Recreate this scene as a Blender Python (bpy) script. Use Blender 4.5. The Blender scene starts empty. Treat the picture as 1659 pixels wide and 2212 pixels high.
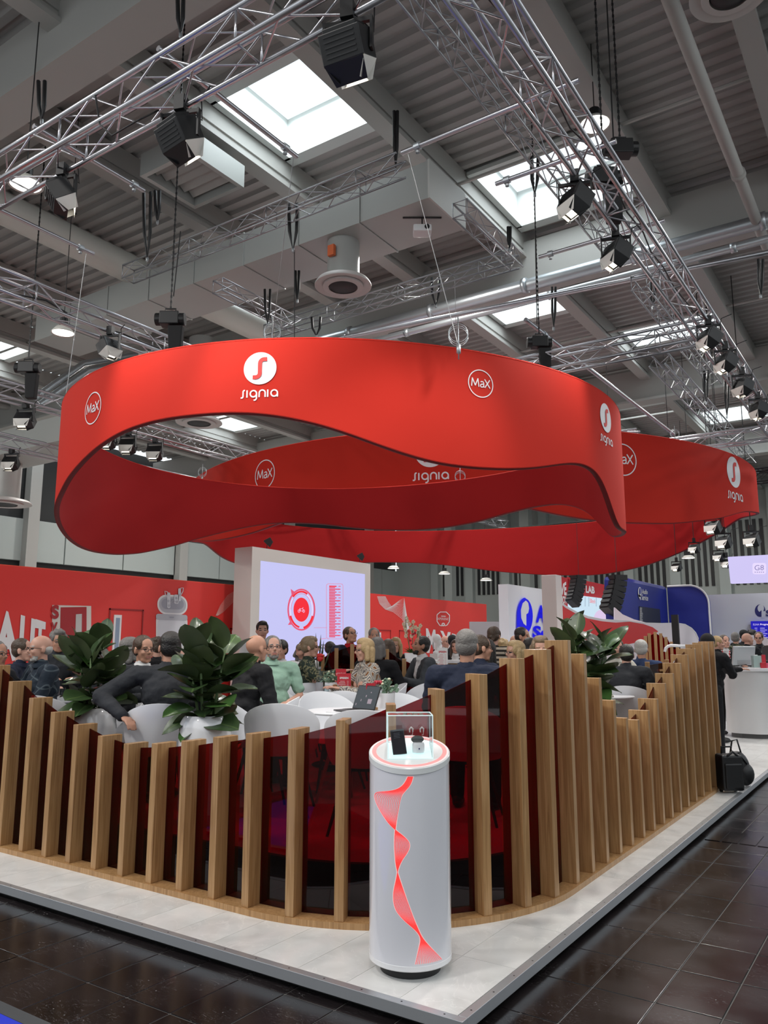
import bpy, bmesh, math, random
from mathutils import Vector, Matrix, noise
import numpy as np
R = math.radians
C = bpy.context.scene.collection
rnd = random.Random(7)

# ------------------------------------------------------------------ camera, world, exposure
F, CX, CY, EYE = 1700.0, 829.5, 1106.0, 1.65
PITCH = math.atan(289 / 1700); YAW = math.atan2(1164, math.hypot(1700, 289))
cam = bpy.data.objects.new('camera', bpy.data.cameras.new('camera')); C.objects.link(cam)
cam.location = (0, 0, EYE); cam.rotation_euler = (math.pi / 2 + PITCH, 0, YAW)
cam.data.sensor_fit = 'HORIZONTAL'; cam.data.sensor_width = 36; cam.data.lens = 36 * F / 1659
cam.data.clip_end = 300
S = bpy.context.scene
S.camera = cam
S.view_settings.view_transform = 'Standard'; S.view_settings.look = 'None'
S.view_settings.exposure = 0.0; S.view_settings.gamma = 1; S.view_settings.use_curve_mapping = False
W = bpy.data.worlds.new('daylight'); S.world = W; W.use_nodes = True
W.node_tree.nodes['Background'].inputs[0].default_value = (.88, .95, 1.0, 1)
W.node_tree.nodes['Background'].inputs[1].default_value = 1.35
S.cycles.max_bounces = 7; S.cycles.use_adaptive_sampling = True; S.cycles.adaptive_threshold = .03; S.cycles.transparent_max_bounces = 16; S.cycles.glossy_bounces = 4
S.cycles.sample_clamp_indirect = 6; S.cycles.caustics_reflective = False; S.cycles.caustics_refractive = False

def area(loc, sx, sy, w, col=(1, 1, 1), rot=(0, 0, 0)):
    l = bpy.data.lights.new('daylight_or_fill_panel', 'AREA'); l.shape = 'RECTANGLE'; l.size = sx; l.size_y = sy
    l.energy = w; l.color = col
    o = bpy.data.objects.new('daylight_or_fill', l); o.location = loc; o.rotation_euler = rot; C.objects.link(o); return o
def spot(loc, to, w, ang=60, col=(1, .95, .88), rad=.08):
    l = bpy.data.lights.new('flood_beam', 'SPOT'); l.energy = w; l.spot_size = R(ang); l.spot_blend = .6
    l.color = col; l.shadow_soft_size = rad
    o = bpy.data.objects.new('flood_beam', l); o.location = loc
    o.rotation_euler = (Vector(to) - Vector(loc)).to_track_quat('-Z', 'Y').to_euler(); C.objects.link(o); return o

# fill lamps added at high-bay height, placed to brighten stand, ceiling and back wall
for x, y in ((-9.5, -1.8), (-5, -2.5), (-.5, 0.5), (4, 5), (-13, -1), (1.6, 12), (-7.5, 12.5), (-17.5, 4), (-5, 19), (-12, 20), (-20, 14), (-8, 28), (-18, 28), (0, 22), (-10, 39), (-22, 38), (-3, 37), (-25, 22)):
    area((x, y, 9.2), .7, .7, 110 if x > 1 else 150 if y == .5 else (330 if y < 0 else 260), (1, .97, .93))

# ------------------------------------------------------------------ projection helpers (pixel -> real position)
fw = Vector((-math.sin(YAW) * math.cos(PITCH), math.cos(YAW) * math.cos(PITCH), math.sin(PITCH)))
rt = Vector((math.cos(YAW), math.sin(YAW), 0)); up = rt.cross(fw)
def ray(x, y): return fw + rt * ((x - CX) / F) - up * ((y - CY) / F)
E0 = Vector((0, 0, EYE))
def atz(x, y, z): d = ray(x, y); return E0 + d * ((z - EYE) / d.z)
def atX(x, y, X): d = ray(x, y); return E0 + d * (X / d.x)
def atY(x, y, Y): d = ray(x, y); return E0 + d * (Y / d.y)
def atd(x, y, D): d = ray(x, y); return E0 + d * (D / math.hypot(d.x, d.y))

# ------------------------------------------------------------------ materials
MT = {}
def mat(name, col=(.5, .5, .5), rough=.5, metal=0, emit=None, es=1, coat=0, bump=None, trans=0, alpha=None, spec=None):
    if name in MT: return MT[name]
    m = bpy.data.materials.new(name); m.use_nodes = True; n = m.node_tree; b = n.nodes['Principled BSDF']
    b.inputs['Base Color'].default_value = (*col, 1); b.inputs['Roughness'].default_value = rough
    b.inputs['Metallic'].default_value = metal; b.inputs['Coat Weight'].default_value = coat
    if spec is not None: b.inputs['Specular IOR Level'].default_value = spec
    b.inputs['Transmission Weight'].default_value = trans
    if emit: b.inputs['Emission Color'].default_value = (*emit, 1); b.inputs['Emission Strength'].default_value = es
    if bump:
        sc, st, dist = bump
        tc = n.nodes.new('ShaderNodeTexCoord'); t = n.nodes.new('ShaderNodeTexNoise'); t.inputs['Scale'].default_value = sc
        t.inputs['Detail'].default_value = 4
        bp = n.nodes.new('ShaderNodeBump'); bp.inputs['Strength'].default_value = st; bp.inputs['Distance'].default_value = dist
        n.links.new(tc.outputs['Object'], t.inputs['Vector']); n.links.new(t.outputs[0], bp.inputs['Height'])
        n.links.new(bp.outputs[0], b.inputs['Normal'])
    MT[name] = m; return m
def nd(m): n = m.node_tree; return n, n.nodes['Principled BSDF']
def mapping(n, scale, coord='Object', rot=(0, 0, 0)):
    tc = n.nodes.new('ShaderNodeTexCoord'); mp = n.nodes.new('ShaderNodeMapping')
    mp.inputs['Scale'].default_value = scale; mp.inputs['Rotation'].default_value = rot
    n.links.new(tc.outputs[coord], mp.inputs['Vector']); return mp
def ramp(n, fac, stops):
    r = n.nodes.new('ShaderNodeValToRGB'); e = r.color_ramp.elements
    while len(e) < len(stops): e.new(.5)
    for i, (p, c) in enumerate(stops): e[i].position = p; e[i].color = (*c, 1)
    n.links.new(fac, r.inputs[0]); return r
def oak(name, c1, c2, c3):
    m = mat(name, c2, .42, coat=.15); n, b = nd(m)
    mp = mapping(n, (26, 26, 1.1)); oi = n.nodes.new('ShaderNodeObjectInfo')
    ad = n.nodes.new('ShaderNodeVectorMath'); ad.operation = 'ADD'
    ml = n.nodes.new('ShaderNodeMath'); ml.operation = 'MULTIPLY'; ml.inputs[1].default_value = 60
    n.links.new(oi.outputs['Random'], ml.inputs[0]); n.links.new(mp.outputs[0], ad.inputs[0]); n.links.new(ml.outputs[0], ad.inputs[1])
    t = n.nodes.new('ShaderNodeTexNoise'); t.inputs['Scale'].default_value = 1.6; t.inputs['Detail'].default_value = 7; t.inputs['Distortion'].default_value = 1.3
    n.links.new(ad.outputs[0], t.inputs['Vector'])
    r = ramp(n, t.outputs[0], [(.28, c1), (.5, c2), (.72, c3)])
    mx = n.nodes.new('ShaderNodeMix'); mx.data_type = 'RGBA'; mx.blend_type = 'MULTIPLY'; mx.inputs[0].default_value = .35
    rr = ramp(n, oi.outputs['Random'], [(0, (.78, .78, .78)), (1, (1.1, 1.08, 1.05))])
    n.links.new(r.outputs[0], mx.inputs[6]); n.links.new(rr.outputs[0], mx.inputs[7]); n.links.new(mx.outputs[2], b.inputs['Base Color'])
    bp = n.nodes.new('ShaderNodeBump'); bp.inputs['Strength'].default_value = .15; bp.inputs['Distance'].default_value = .002
    n.links.new(t.outputs[0], bp.inputs['Height']); n.links.new(bp.outputs[0], b.inputs['Normal'])
    return m
OAK = oak('oak', (.28, .145, .056), (.39, .22, .092), (.49, .295, .138))
def stone():
    m = mat('pale_stone_tile', (.62, .62, .6), .32); n, b = nd(m)
    mp = mapping(n, (1, 1, 1)); oi = n.nodes.new('ShaderNodeObjectInfo')
    ad = n.nodes.new('ShaderNodeVectorMath'); ml = n.nodes.new('ShaderNodeMath'); ml.operation = 'MULTIPLY'; ml.inputs[1].default_value = 50
    n.links.new(oi.outputs['Random'], ml.inputs[0]); n.links.new(mp.outputs[0], ad.inputs[0]); n.links.new(ml.outputs[0], ad.inputs[1])
    t = n.nodes.new('ShaderNodeTexNoise'); t.inputs['Scale'].default_value = 4; t.inputs['Detail'].default_value = 8; t.inputs['Distortion'].default_value = .7
    n.links.new(ad.outputs[0], t.inputs['Vector'])
    r = ramp(n, t.outputs[0], [(.3, (.60, .595, .58)), (.5, (.69, .685, .67)), (.7, (.76, .755, .74))])
    t2 = n.nodes.new('ShaderNodeTexNoise'); t2.inputs['Scale'].default_value = 3.1; t2.inputs['Detail'].default_value = 5; t2.inputs['Distortion'].default_value = 2
    n.links.new(ad.outputs[0], t2.inputs['Vector'])
    v = ramp(n, t2.outputs[0], [(.485, (0, 0, 0)), (.5, (1, 1, 1)), (.515, (0, 0, 0))])
    mx = n.nodes.new('ShaderNodeMix'); mx.data_type = 'RGBA'; mx.inputs[7].default_value = (.82, .81, .79, 1)
    k = n.nodes.new('ShaderNodeMath'); k.operation = 'MULTIPLY'; k.inputs[1].default_value = .5
    n.links.new(v.outputs[0], k.inputs[0]); n.links.new(k.outputs[0], mx.inputs[0]); n.links.new(r.outputs[0], mx.inputs[6])
    n.links.new(mx.outputs[2], b.inputs['Base Color']); return m
STONE = stone()
def asphalt():
    m = mat('dark_hall_tile', (.02, .017, .018), .2, spec=.32); n, b = nd(m)
    mp = mapping(n, (1, 1, 1)); 
    ge = n.nodes.new('ShaderNodeNewGeometry')
    t = n.nodes.new('ShaderNodeTexNoise'); t.inputs['Scale'].default_value = 2.2; t.inputs['Detail'].default_value = 7
    n.links.new(ge.outputs['Position'], t.inputs['Vector'])
    r = ramp(n, t.outputs[0], [(.35, (.008, .0065, .007)), (.65, (.017, .0135, .0145))])
    # scratches and scuffs
    mp2 = n.nodes.new('ShaderNodeMapping'); mp2.inputs['Scale'].default_value = (3, 11, 1); mp2.inputs['Rotation'].default_value = (0, 0, .5)
    n.links.new(ge.outputs['Position'], mp2.inputs['Vector'])
    t2 = n.nodes.new('ShaderNodeTexNoise'); t2.inputs['Scale'].default_value = 2.2; t2.inputs['Detail'].default_value = 3; t2.inputs['Distortion'].default_value = 2.5
    n.links.new(mp2.outputs[0], t2.inputs['Vector'])
    s = ramp(n, t2.outputs[0], [(.4978, (0, 0, 0)), (.5, (1, 1, 1)), (.5022, (0, 0, 0))])
    t3 = n.nodes.new('ShaderNodeTexNoise'); t3.inputs['Scale'].default_value = 3.5; n.links.new(ge.outputs['Position'], t3.inputs['Vector'])
    q = ramp(n, t3.outputs[0], [(.42, (0, 0, 0)), (.62, (1, 1, 1))])
    vo = n.nodes.new('ShaderNodeTexVoronoi'); vo.inputs['Scale'].default_value = 16; n.links.new(ge.outputs['Position'], vo.inputs['Vector'])
    vr = ramp(n, vo.outputs['Distance'], [(.03, (1, 1, 1)), (.075, (0, 0, 0))])
    m1 = n.nodes.new('ShaderNodeMath'); m1.operation = 'MULTIPLY'; n.links.new(s.outputs[0], m1.inputs[0]); n.links.new(q.outputs[0], m1.inputs[1])
    m3 = n.nodes.new('ShaderNodeMath'); m3.operation = 'MULTIPLY'; n.links.new(vr.outputs[0], m3.inputs[0]); n.links.new(q.outputs[0], m3.inputs[1])
    m2 = n.nodes.new('ShaderNodeMath'); m2.operation = 'MAXIMUM'; n.links.new(m1.outputs[0], m2.inputs[0]); n.links.new(m3.outputs[0], m2.inputs[1])
    mx = n.nodes.new('ShaderNodeMix'); mx.data_type = 'RGBA'; mx.inputs[7].default_value = (.22, .21, .21, 1)
    n.links.new(m2.outputs[0], mx.inputs[0]); n.links.new(r.outputs[0], mx.inputs[6]); n.links.new(mx.outputs[2], b.inputs['Base Color'])
    rr = ramp(n, t.outputs[0], [(.3, (.15, .15, .15)), (.7, (.27, .27, .27))]); n.links.new(rr.outputs[0], b.inputs['Roughness'])
    bp = n.nodes.new('ShaderNodeBump'); bp.inputs['Strength'].default_value = .05; bp.inputs['Distance'].default_value = .004
    n.links.new(t3.outputs[0], bp.inputs['Height']); n.links.new(bp.outputs[0], b.inputs['Normal']); return m
TILE = asphalt()
def tinted(name, col, ior=1.5, rough=.02):
    m = bpy.data.materials.new(name); m.use_nodes = True; n = m.node_tree; n.nodes.clear()
    o = n.nodes.new('ShaderNodeOutputMaterial'); g = n.nodes.new('ShaderNodeBsdfGlossy'); g.inputs['Roughness'].default_value = rough
    t = n.nodes.new('ShaderNodeBsdfTransparent'); t.inputs[0].default_value = (*col, 1)
    f = n.nodes.new('ShaderNodeFresnel'); f.inputs[0].default_value = ior; x = n.nodes.new('ShaderNodeMixShader')
    ge = n.nodes.new('ShaderNodeNewGeometry'); mr = n.nodes.new('ShaderNodeMapRange'); mr.inputs['To Min'].default_value = ior; mr.inputs['To Max'].default_value = 1 / ior; n.links.new(ge.outputs['Backfacing'], mr.inputs['Value']); n.links.new(mr.outputs[0], f.inputs[0])
    n.links.new(f.outputs[0], x.inputs[0]); n.links.new(t.outputs[0], x.inputs[1]); n.links.new(g.outputs[0], x.inputs[2]); n.links.new(x.outputs[0], o.inputs[0])
    MT[name] = m; return m
REDGLASS = tinted('dark_red_acrylic', (.42, .006, .05), 1.42)
CLEAR = tinted('clear_glass', (.985, .99, .99), 1.45)
WATER = tinted('clear_bottle', (.9, .94, .95), 1.5)
PANE = tinted('window_glass', (.97, .98, .98), 1.3)
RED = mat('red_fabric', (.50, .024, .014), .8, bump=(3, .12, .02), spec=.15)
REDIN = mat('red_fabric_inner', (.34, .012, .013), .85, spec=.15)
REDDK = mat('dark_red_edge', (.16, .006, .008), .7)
PRINT = mat('white_print', (.75, .73, .75), .6)
REDP = mat('red_print', (.62, .022, .018), .6)
REDWALL = mat('red_wall', (.66, .035, .028), .55)
WHITE = mat('white_paint', (.74, .74, .74), .45)
WHITEG = mat('white_gloss', (.78, .78, .80), .08, coat=.6)
PEDW = mat('pedestal_white', (.74, .74, .79), .12, coat=.7)
CHAIRW = mat('chair_white', (.70, .71, .74), .38)
BLACK = mat('black', (.012, .012, .013), .5)
BLACKM = mat('black_metal', (.016, .016, .017), .42, .3)
ALU = mat('aluminium', (.52, .52, .55), .28, .95)
ALUD = mat('dull_aluminium', (.36, .37, .39), .36, .9)
GALV = mat('galvanised', (.45, .48, .50), .38, .75)
EDGE = mat('edge_trim_aluminium', (.55, .57, .6), .35, .7)
BEAM = mat('beam_paint', (.42, .41, .385), .6)
DECK = mat('roof_deck', (.37, .355, .34), .5)
DUCT = mat('duct_metal', (.42, .43, .41), .45, .2)
CONC = mat('grey_concrete', (.26, .28, .265), .7, bump=(4, .1, .01))
WELL = mat('skylight_well', (.62, .65, .63), .5)
DARK = mat('dark_recess', (.035, .036, .036), .8)
SKIN = [mat('skin_light', (.55, .30, .22), .5), mat('skin_mid', (.46, .235, .155), .5), mat('skin_tan', (.36, .17, .105), .5)]
EYE_M = mat('eye', (.03, .022, .02), .2); LIP = mat('lips', (.38, .15, .12), .5)

# ------------------------------------------------------------------ object helpers
def tag(o, label=None, cat=None, group=None, kind=None):
    if label: o['label'] = label
    if cat: o['category'] = cat
    if group: o['group'] = group
    if kind: o['kind'] = kind
    return o
def empty(name, loc=(0, 0, 0), rz=0, parent=None):
    o = bpy.data.objects.new(name, None); o.location = loc; o.rotation_euler = (0, 0, rz); o.empty_display_size = .1
    C.objects.link(o); o.parent = parent; return o
class MB:
    def __init__(s): s.v = []; s.f = []; s.m = []
    def add(s, v, f, mi=0):
        k = len(s.v); s.v += [tuple(p) for p in v]; s.f += [tuple(i + k for i in q) for q in f]; s.m += [mi] * len(f); return s
    def box(s, a, b, M=None, mi=0):
        (x0, y0, z0), (x1, y1, z1) = a, b
        v = [(x0, y0, z0), (x1, y0, z0), (x1, y1, z0), (x0, y1, z0), (x0, y0, z1), (x1, y0, z1), (x1, y1, z1), (x0, y1, z1)]
        if M: v = [M @ Vector(p) for p in v]
        return s.add(v, [(0, 3, 2, 1), (4, 5, 6, 7), (0, 1, 5, 4), (1, 2, 6, 5), (2, 3, 7, 6), (3, 0, 4, 7)], mi)
    def tube(s, pts, r, n=8, mi=0, cap=True, r2=None):
        pts = [Vector(p) for p in pts]; L = len(pts); rs = r if isinstance(r, (list, tuple)) else [r + ((r2 - r) * i / (L - 1) if r2 is not None else 0) for i in range(L)]
        v = []; d0 = (pts[1] - pts[0]).normalized(); a = d0.orthogonal().normalized()
        for i, p in enumerate(pts):
            d = (pts[min(i + 1, L - 1)] - pts[max(i - 1, 0)]).normalized(); a = (a - d * a.dot(d)).normalized(); b = d.cross(a)
            for k in range(n):
                t = 2 * math.pi * k / n; v.append(p + (a * math.cos(t) + b * math.sin(t)) * rs[i])
        f = [(i * n + k, i * n + (k + 1) % n, (i + 1) * n + (k + 1) % n, (i + 1) * n + k) for i in range(L - 1) for k in range(n)]
        if cap: f += [tuple(range(n))[::-1], tuple(range((L - 1) * n, L * n))]
        return s.add(v, f, mi)
    def lathe(s, prof, n=32, c=(0, 0, 0), M=None, mi=0, cap=True):
        v = []
        for r, z in prof:
            for k in range(n):
                t = 2 * math.pi * k / n; p = Vector((c[0] + r * math.cos(t), c[1] + r * math.sin(t), c[2] + z)); v.append(M @ p if M else p)
        L = len(prof)
        f = [(i * n + k, i * n + (k + 1) % n, (i + 1) * n + (k + 1) % n, (i + 1) * n + k) for i in range(L - 1) for k in range(n)]
        if cap and prof[0][0] > 1e-4: f.append(tuple(range(n))[::-1])
        if cap and prof[-1][0] > 1e-4: f.append(tuple(range((L - 1) * n, L * n)))
        return s.add(v, f, mi)
    def prism(s, poly, d, M=None, mi=0):      # poly in xy, extruded z 0..d
        n = len(poly); v = [Vector((x, y, 0)) for x, y in poly] + [Vector((x, y, d)) for x, y in poly]
        if M: v = [M @ p for p in v]
        return s.add(v, [tuple(range(n))[::-1], tuple(range(n, 2 * n))] + [(i, (i + 1) % n, (i + 1) % n + n, i + n) for i in range(n)], mi)
    def ell(s, c, r, M=None, n=14, m=8, mi=0):
        v = []
        for i in range(m + 1):
            ph = math.pi * i / m
            for k in range(n):
                t = 2 * math.pi * k / n; p = Vector((r[0] * math.sin(ph) * math.cos(t), r[1] * math.sin(ph) * math.sin(t), -r[2] * math.cos(ph)))
                v.append((M @ p if M else p) + Vector(c))
        return s.add(v, [(i * n + k, i * n + (k + 1) % n, (i + 1) * n + (k + 1) % n, (i + 1) * n + k) for i in range(m) for k in range(n)], mi)
    def cap(s, a, ra, b, rb, n=12, mi=0):       # tapered capsule
        a = Vector(a); b = Vector(b); d = b - a; L = d.length or 1e-4; d = d / L; pts = []; rs = []
        for q in (-.98, -.8, -.45, 0): pts.append(a + d * q * ra); rs.append(ra * math.sqrt(1 - q * q))
        for q in (0, .45, .8, .98): pts.append(b + d * q * rb); rs.append(rb * math.sqrt(1 - q * q))
        return s.tube(pts, rs, n, mi)
    def build(s, name, mats, parent=None, smooth=False, loc=None, rz=0, bevel=0, autos=None):
        me = bpy.data.meshes.new(name); me.from_pydata([tuple(p) for p in s.v], [], s.f)
        for m in (mats if isinstance(mats, (list, tuple)) else [mats]): me.materials.append(m)
        me.polygons.foreach_set('material_index', s.m)
        if smooth: me.polygons.foreach_set('use_smooth', [True] * len(me.polygons))
        me.update()
        o = bpy.data.objects.new(name, me); C.objects.link(o); o.parent = parent
        if loc is not None: o.location = loc
        o.rotation_euler = (0, 0, rz)
        if bevel:
            b = o.modifiers.new('b', 'BEVEL'); b.width = bevel; b.segments = 2; b.limit_method = 'ANGLE'
        if autos and smooth:
            me.set_sharp_from_angle(angle=R(autos))
        return o
def inst(src, name=None, parent=None, loc=None, rz=None):
    c = src.copy(); C.objects.link(c); c.parent = parent
    if loc is not None: c.location = loc
    if rz is not None: c.rotation_euler = (0, 0, rz)
    return c
def copy_tree(o, parent=None):
    c = inst(o, parent=parent)
    for ch in list(o.children): copy_tree(ch, c)
    return c
def frame(o, U, V):
    U = Vector(U).normalized(); V = Vector(V).normalized(); N = U.cross(V)
    return Matrix(((U.x, V.x, N.x, o[0]), (U.y, V.y, N.y, o[1]), (U.z, V.z, N.z, o[2]), (0, 0, 0, 1)))
# decorations: strokes / fills / text in a uv plane mapped to a surface
def arc(cx, cy, r, a0, a1, n=14, ry=None):
    ry = ry or r
    return [(cx + r * math.cos(R(a0 + (a1 - a0) * i / n)), cy + ry * math.sin(R(a0 + (a1 - a0) * i / n))) for i in range(n + 1)]
def stroke(mb, pts, w, fn, mi=0, closed=False):
    n = len(pts); Lf = []; Rt = []
    for i, p in enumerate(pts):
        a = pts[(i - 1) % n] if (i > 0 or closed) else p; b = pts[(i + 1) % n] if (i < n - 1 or closed) else p
        dx, dy = b[0] - a[0], b[1] - a[1]; l = math.hypot(dx, dy) or 1
        nx, ny = -dy / l * w / 2, dx / l * w / 2; Lf.append((p[0] + nx, p[1] + ny)); Rt.append((p[0] - nx, p[1] - ny))
    v = [fn(*q) for q in Lf + Rt]; m = n if closed else n - 1
    mb.add(v, [(i, n + i, n + (i + 1) % n, (i + 1) % n) for i in range(m)], mi)
def fill(mb, pts, fn, mi=0): mb.add([fn(*q) for q in pts], [tuple(range(len(pts)))], mi)
def text2d(t, bold=0.0, size=1.0):
    cu = bpy.data.curves.new('t', 'FONT'); cu.body = t; cu.size = size; cu.offset = bold; cu.resolution_u = 4; cu.align_x = 'LEFT'
    o = bpy.data.objects.new('t', cu); me = bpy.data.meshes.new_from_object(o)
    v = [(p.co.x, p.co.y) for p in me.vertices]; f = [tuple(p.vertices) for p in me.polygons]
    bpy.data.objects.remove(o); bpy.data.curves.remove(cu); bpy.data.meshes.remove(me)
    x0 = min(p[0] for p in v); x1 = max(p[0] for p in v); y0 = min(p[1] for p in v); y1 = max(p[1] for p in v)
    return [((a - x0) / (x1 - x0), (b - y0) / (y1 - y0)) for a, b in v], f, (x1 - x0) / (y1 - y0)
def text(mb, t, fn, h, cx=0, cy=0, bold=.0, mi=0, wmul=1, warp=None):
    v, f, asp = text2d(t, bold); w = h * asp * wmul
    if warp: v = [warp(*p) for p in v]
    else: v = [(cx + (a - .5) * w, cy + (b - .5) * h) for a, b in v]
    mb.add([fn(*p) for p in v], f, mi)
def plane_fn(M, off=.004): return lambda u, v: M @ Vector((u, v, off))
# ================================================================== STRUCTURE
PX, PY, PZ = -1.76, 3.2, .08            # platform corner
def structure(name, mb, m, **k): o = mb.build(name, m, **k); o['kind'] = 'structure'; return o
# hall floor of worn dark tiles
fl = structure('floor', MB().box((-32, -6, -.06), (12, 46, -.0045)), mat('joint_dust', (.12, .115, .11), .8))
tl = MB().box((.003, .003, -.012), (.297, .447, 0)).build('tile', TILE, fl, bevel=.003)
cnt = 0
cells = [(i, j) for i in range(-20, 5) for j in range(-2, 32)]
def vis(i, j):
    x, y = i * .3 + .15, j * .45 + .22
    v = Vector((x, y, 0)) - E0; z = v.dot(fw)
    if z < .5: return None
    u, w = CX + F * v.dot(rt) / z, CY - F * v.dot(up) / z
    if -60 < u < 1720 and w < 2290 and not (x < PX - .2 and y > PY + .2): return z
    return None
cs = sorted([(vis(i, j), i, j) for i, j in cells if vis(i, j)])[:295]
for z, i, j in cs:
    c = inst(tl, parent=fl, loc=(i * .3, j * .45 + (.0 if i % 2 else .0), rnd.uniform(-.0012, 0)))
bpy.data.objects.remove(tl)
# joints further off stay real geometry, joined
mb = MB(); done = {(i, j) for z, i, j in cs}
for i in range(-6, 18):
    for j in range(4, 60):
        if (i, j) not in done and i * .3 + .3 > PX: mb.box((i * .3 + .003, j * .45 + .003, -.012), (i * .3 + .297, j * .45 + .447, 0))
for i in range(-20, -5):
    for j in range(0, 7):
        if (i, j) not in done: mb.box((i * .3 + .003, j * .45 + .003, -.012), (i * .3 + .297, j * .45 + .447, 0))
tag(mb.build('tile', TILE, fl), kind='stuff')
# grooved cable duct cover across the aisle
mb = MB(); y0 = 7.5
for k in range(24):
    x = -1.72 + k * .14; mb.box((x, y0, .0), (x + .125, y0 + .42, .004))
tag(mb.build('duct_cover', TILE), 'row of grooved black duct cover plates across the dark aisle floor', 'floor cover')
# blue carpet corner
M_BLUEC = mat('blue_carpet', (.012, .03, .52), .9, bump=(300, .5, .003))
cp = MB().box((-5.6, .2, 0), (-3.33, 2.25, .012)).build('carpet', M_BLUEC); cp.rotation_euler = (0, 0, 0)
tag(cp, 'bright blue carpet of the neighbouring stand, lower left corner', 'carpet')
MB().box((-5.6, 2.25, 0), (-3.33, 2.32, .014)).build('edge_strip', mat('grey_rubber', (.05, .055, .06), .6), cp)
# ---------------------------------------------------------------- platform
pf = empty('platform'); tag(pf, 'low pale stone tiled stand platform with aluminium edge', 'platform', kind='structure')
MB().box((-30, PY + .05, .0), (PX - .05, 33, .03)).build('plinth', BLACK, pf)
MB().box((-30, PY + .02, .03), (PX - .02, 33, .072)).build('underlay', mat('grout', (.36, .36, .35), .8), pf)
t0 = MB().box((.0012, .0012, 0), (.2988, .5988, .008)).build('tile', STONE, pf)
n = 0
def ptile(x, y, w=None, h=None):
    c = inst(t0, parent=pf, loc=(x, y, .072)); c.scale = ((w or .3) / .3, (h or .6) / .6, 1)
for i in range(1, 20): ptile(PX - .05 - .3 * i, PY + .045); ptile(PX - .05 - .3 * i, PY + .645)
for i in range(1, 3):
    for j in range(0, 26): ptile(PX - .05 - .3 * i, PY + 1.245 + j * .6) if (i, j) else None
for i in range(3, 12):
    for j in range(11, 24): ptile(PX - .05 - .3 * i, PY + .645 + j * .6)
bpy.data.objects.remove(t0)
MB().box((-30, 10.2, .072), (-5.5, 33, .0795)).build('tile_field', STONE, pf)
for a, b in (((-30, PY, .03), (PX, PY + .045, .083)), ((PX - .045, PY + .045, .03), (PX, 33, .083))):
    e = MB().box(a, b).build('edge_trim', EDGE, pf, bevel=.002)
mb = MB()
for k in range(40): mb.lathe([(.0, .0838), (.005, .0835)], 8, (PX - .1 - k * .22, PY + .022, 0)); mb.lathe([(0, .0838), (.005, .0835)], 8, (PX - .022, PY + .12 + k * .22, 0))
mb.build('screw', BLACKM, pf)
# ---------------------------------------------------------------- fence path helpers
CC = Vector((-3.45, 5.12)); RC = 1.45
def fence(name, label, slats, ends, glass_off=.105, depth=.17, width=.056, z0=PZ, rail=None, close=True):
    """slats: list of (x, y, outward normal angle deg, top z)"""
    root = empty(name); tag(root, label, 'fence')
    P = []
    for x, y, a, zt in slats:
        M = Matrix.Translation((x, y, 0)) @ Matrix.Rotation(R(a) + math.pi / 2, 4, 'Z')     # local -y = outwards
        mb = MB().box((-width / 2, 0, 0), (width / 2, depth, zt - z0 - .035))
        o = mb.build('slat', OAK, root, bevel=.0025); o.location = (x, y, z0 + .035); o.rotation_euler = (0, 0, R(a) + math.pi / 2)
        o.location.z = z0 + .035
        P.append((M, zt))
    for i in range(len(P) - 1):
        (A, za), (B, zb) = P[i], P[i + 1]
        p = [A @ Vector((width / 2 + .0, glass_off, 0)), B @ Vector((-width / 2, glass_off, 0))]
        if (p[1] - p[0]).length > (A.translation - B.translation).length * 1.02: p = [A @ Vector((-width / 2, glass_off, 0)), B @ Vector((width / 2, glass_off, 0))]
        d = (p[1] - p[0]).normalized(); nn = Vector((-d.y, d.x, 0)) * .004
        q = [p[0] - nn, p[1] - nn, p[1] + nn, p[0] + nn]; zs = [za - .035, zb - .035, zb - .035, za - .035]
        v = [(a.x, a.y, z0 + .036) for a in q] + [(a.x, a.y, z) for a, z in zip(q, zs)]
        MB().add(v, [(0, 3, 2, 1), (4, 5, 6, 7), (0, 1, 5, 4), (1, 2, 6, 5), (2, 3, 7, 6), (3, 0, 4, 7)]).build('glass_panel', REDGLASS, root)
        if rail:
            for zr in rail:
                MB().tube([A @ Vector((0, glass_off + .03, zr)), B @ Vector((0, glass_off + .03, zr))], .018, 4).build('rail', OAK, root)
    return root, P
FS = []
for x, z in ((-6.75, 1.62), (-6.45, 1.49), (-6.12, 1.367), (-5.82, 1.247), (-5.525, 1.153), (-5.235, 1.076), (-4.94, 1.014), (-4.65, .979), (-4.36, .999), (-4.07, 1.035), (-3.778, 1.077), (-3.494, 1.116)):
    FS.append((x, 3.69, -90, z))
for a, z in ((-78.5, 1.16), (-66.4, 1.22), (-54.5, 1.31), (-42.8, 1.395), (-31.5, 1.48), (-19.5, 1.572), (-8, 1.628)):
    FS.append((CC.x + 1.44 * math.cos(R(a)), CC.y + 1.44 * math.sin(R(a)), a, z))
for y, z in ((5.27, 1.688), (5.57, 1.594), (5.87, 1.414), (6.175, 1.235), (6.465, 1.081), (6.775, 1.043), (7.08, 1.099), (7.378, 1.181), (7.67, 1.305), (7.974, 1.387), (8.27, 1.481), (8.59, 1.56), (8.916, 1.621), (9.25, 1.665), (9.58, 1.686), (9.87, 1.70)):
    FS.append((-2.018, y, 0, z))
fen, FP = fence('slatted_fence', 'curved oak slat fence with dark red acrylic panels around the lounge', FS, None)
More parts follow.
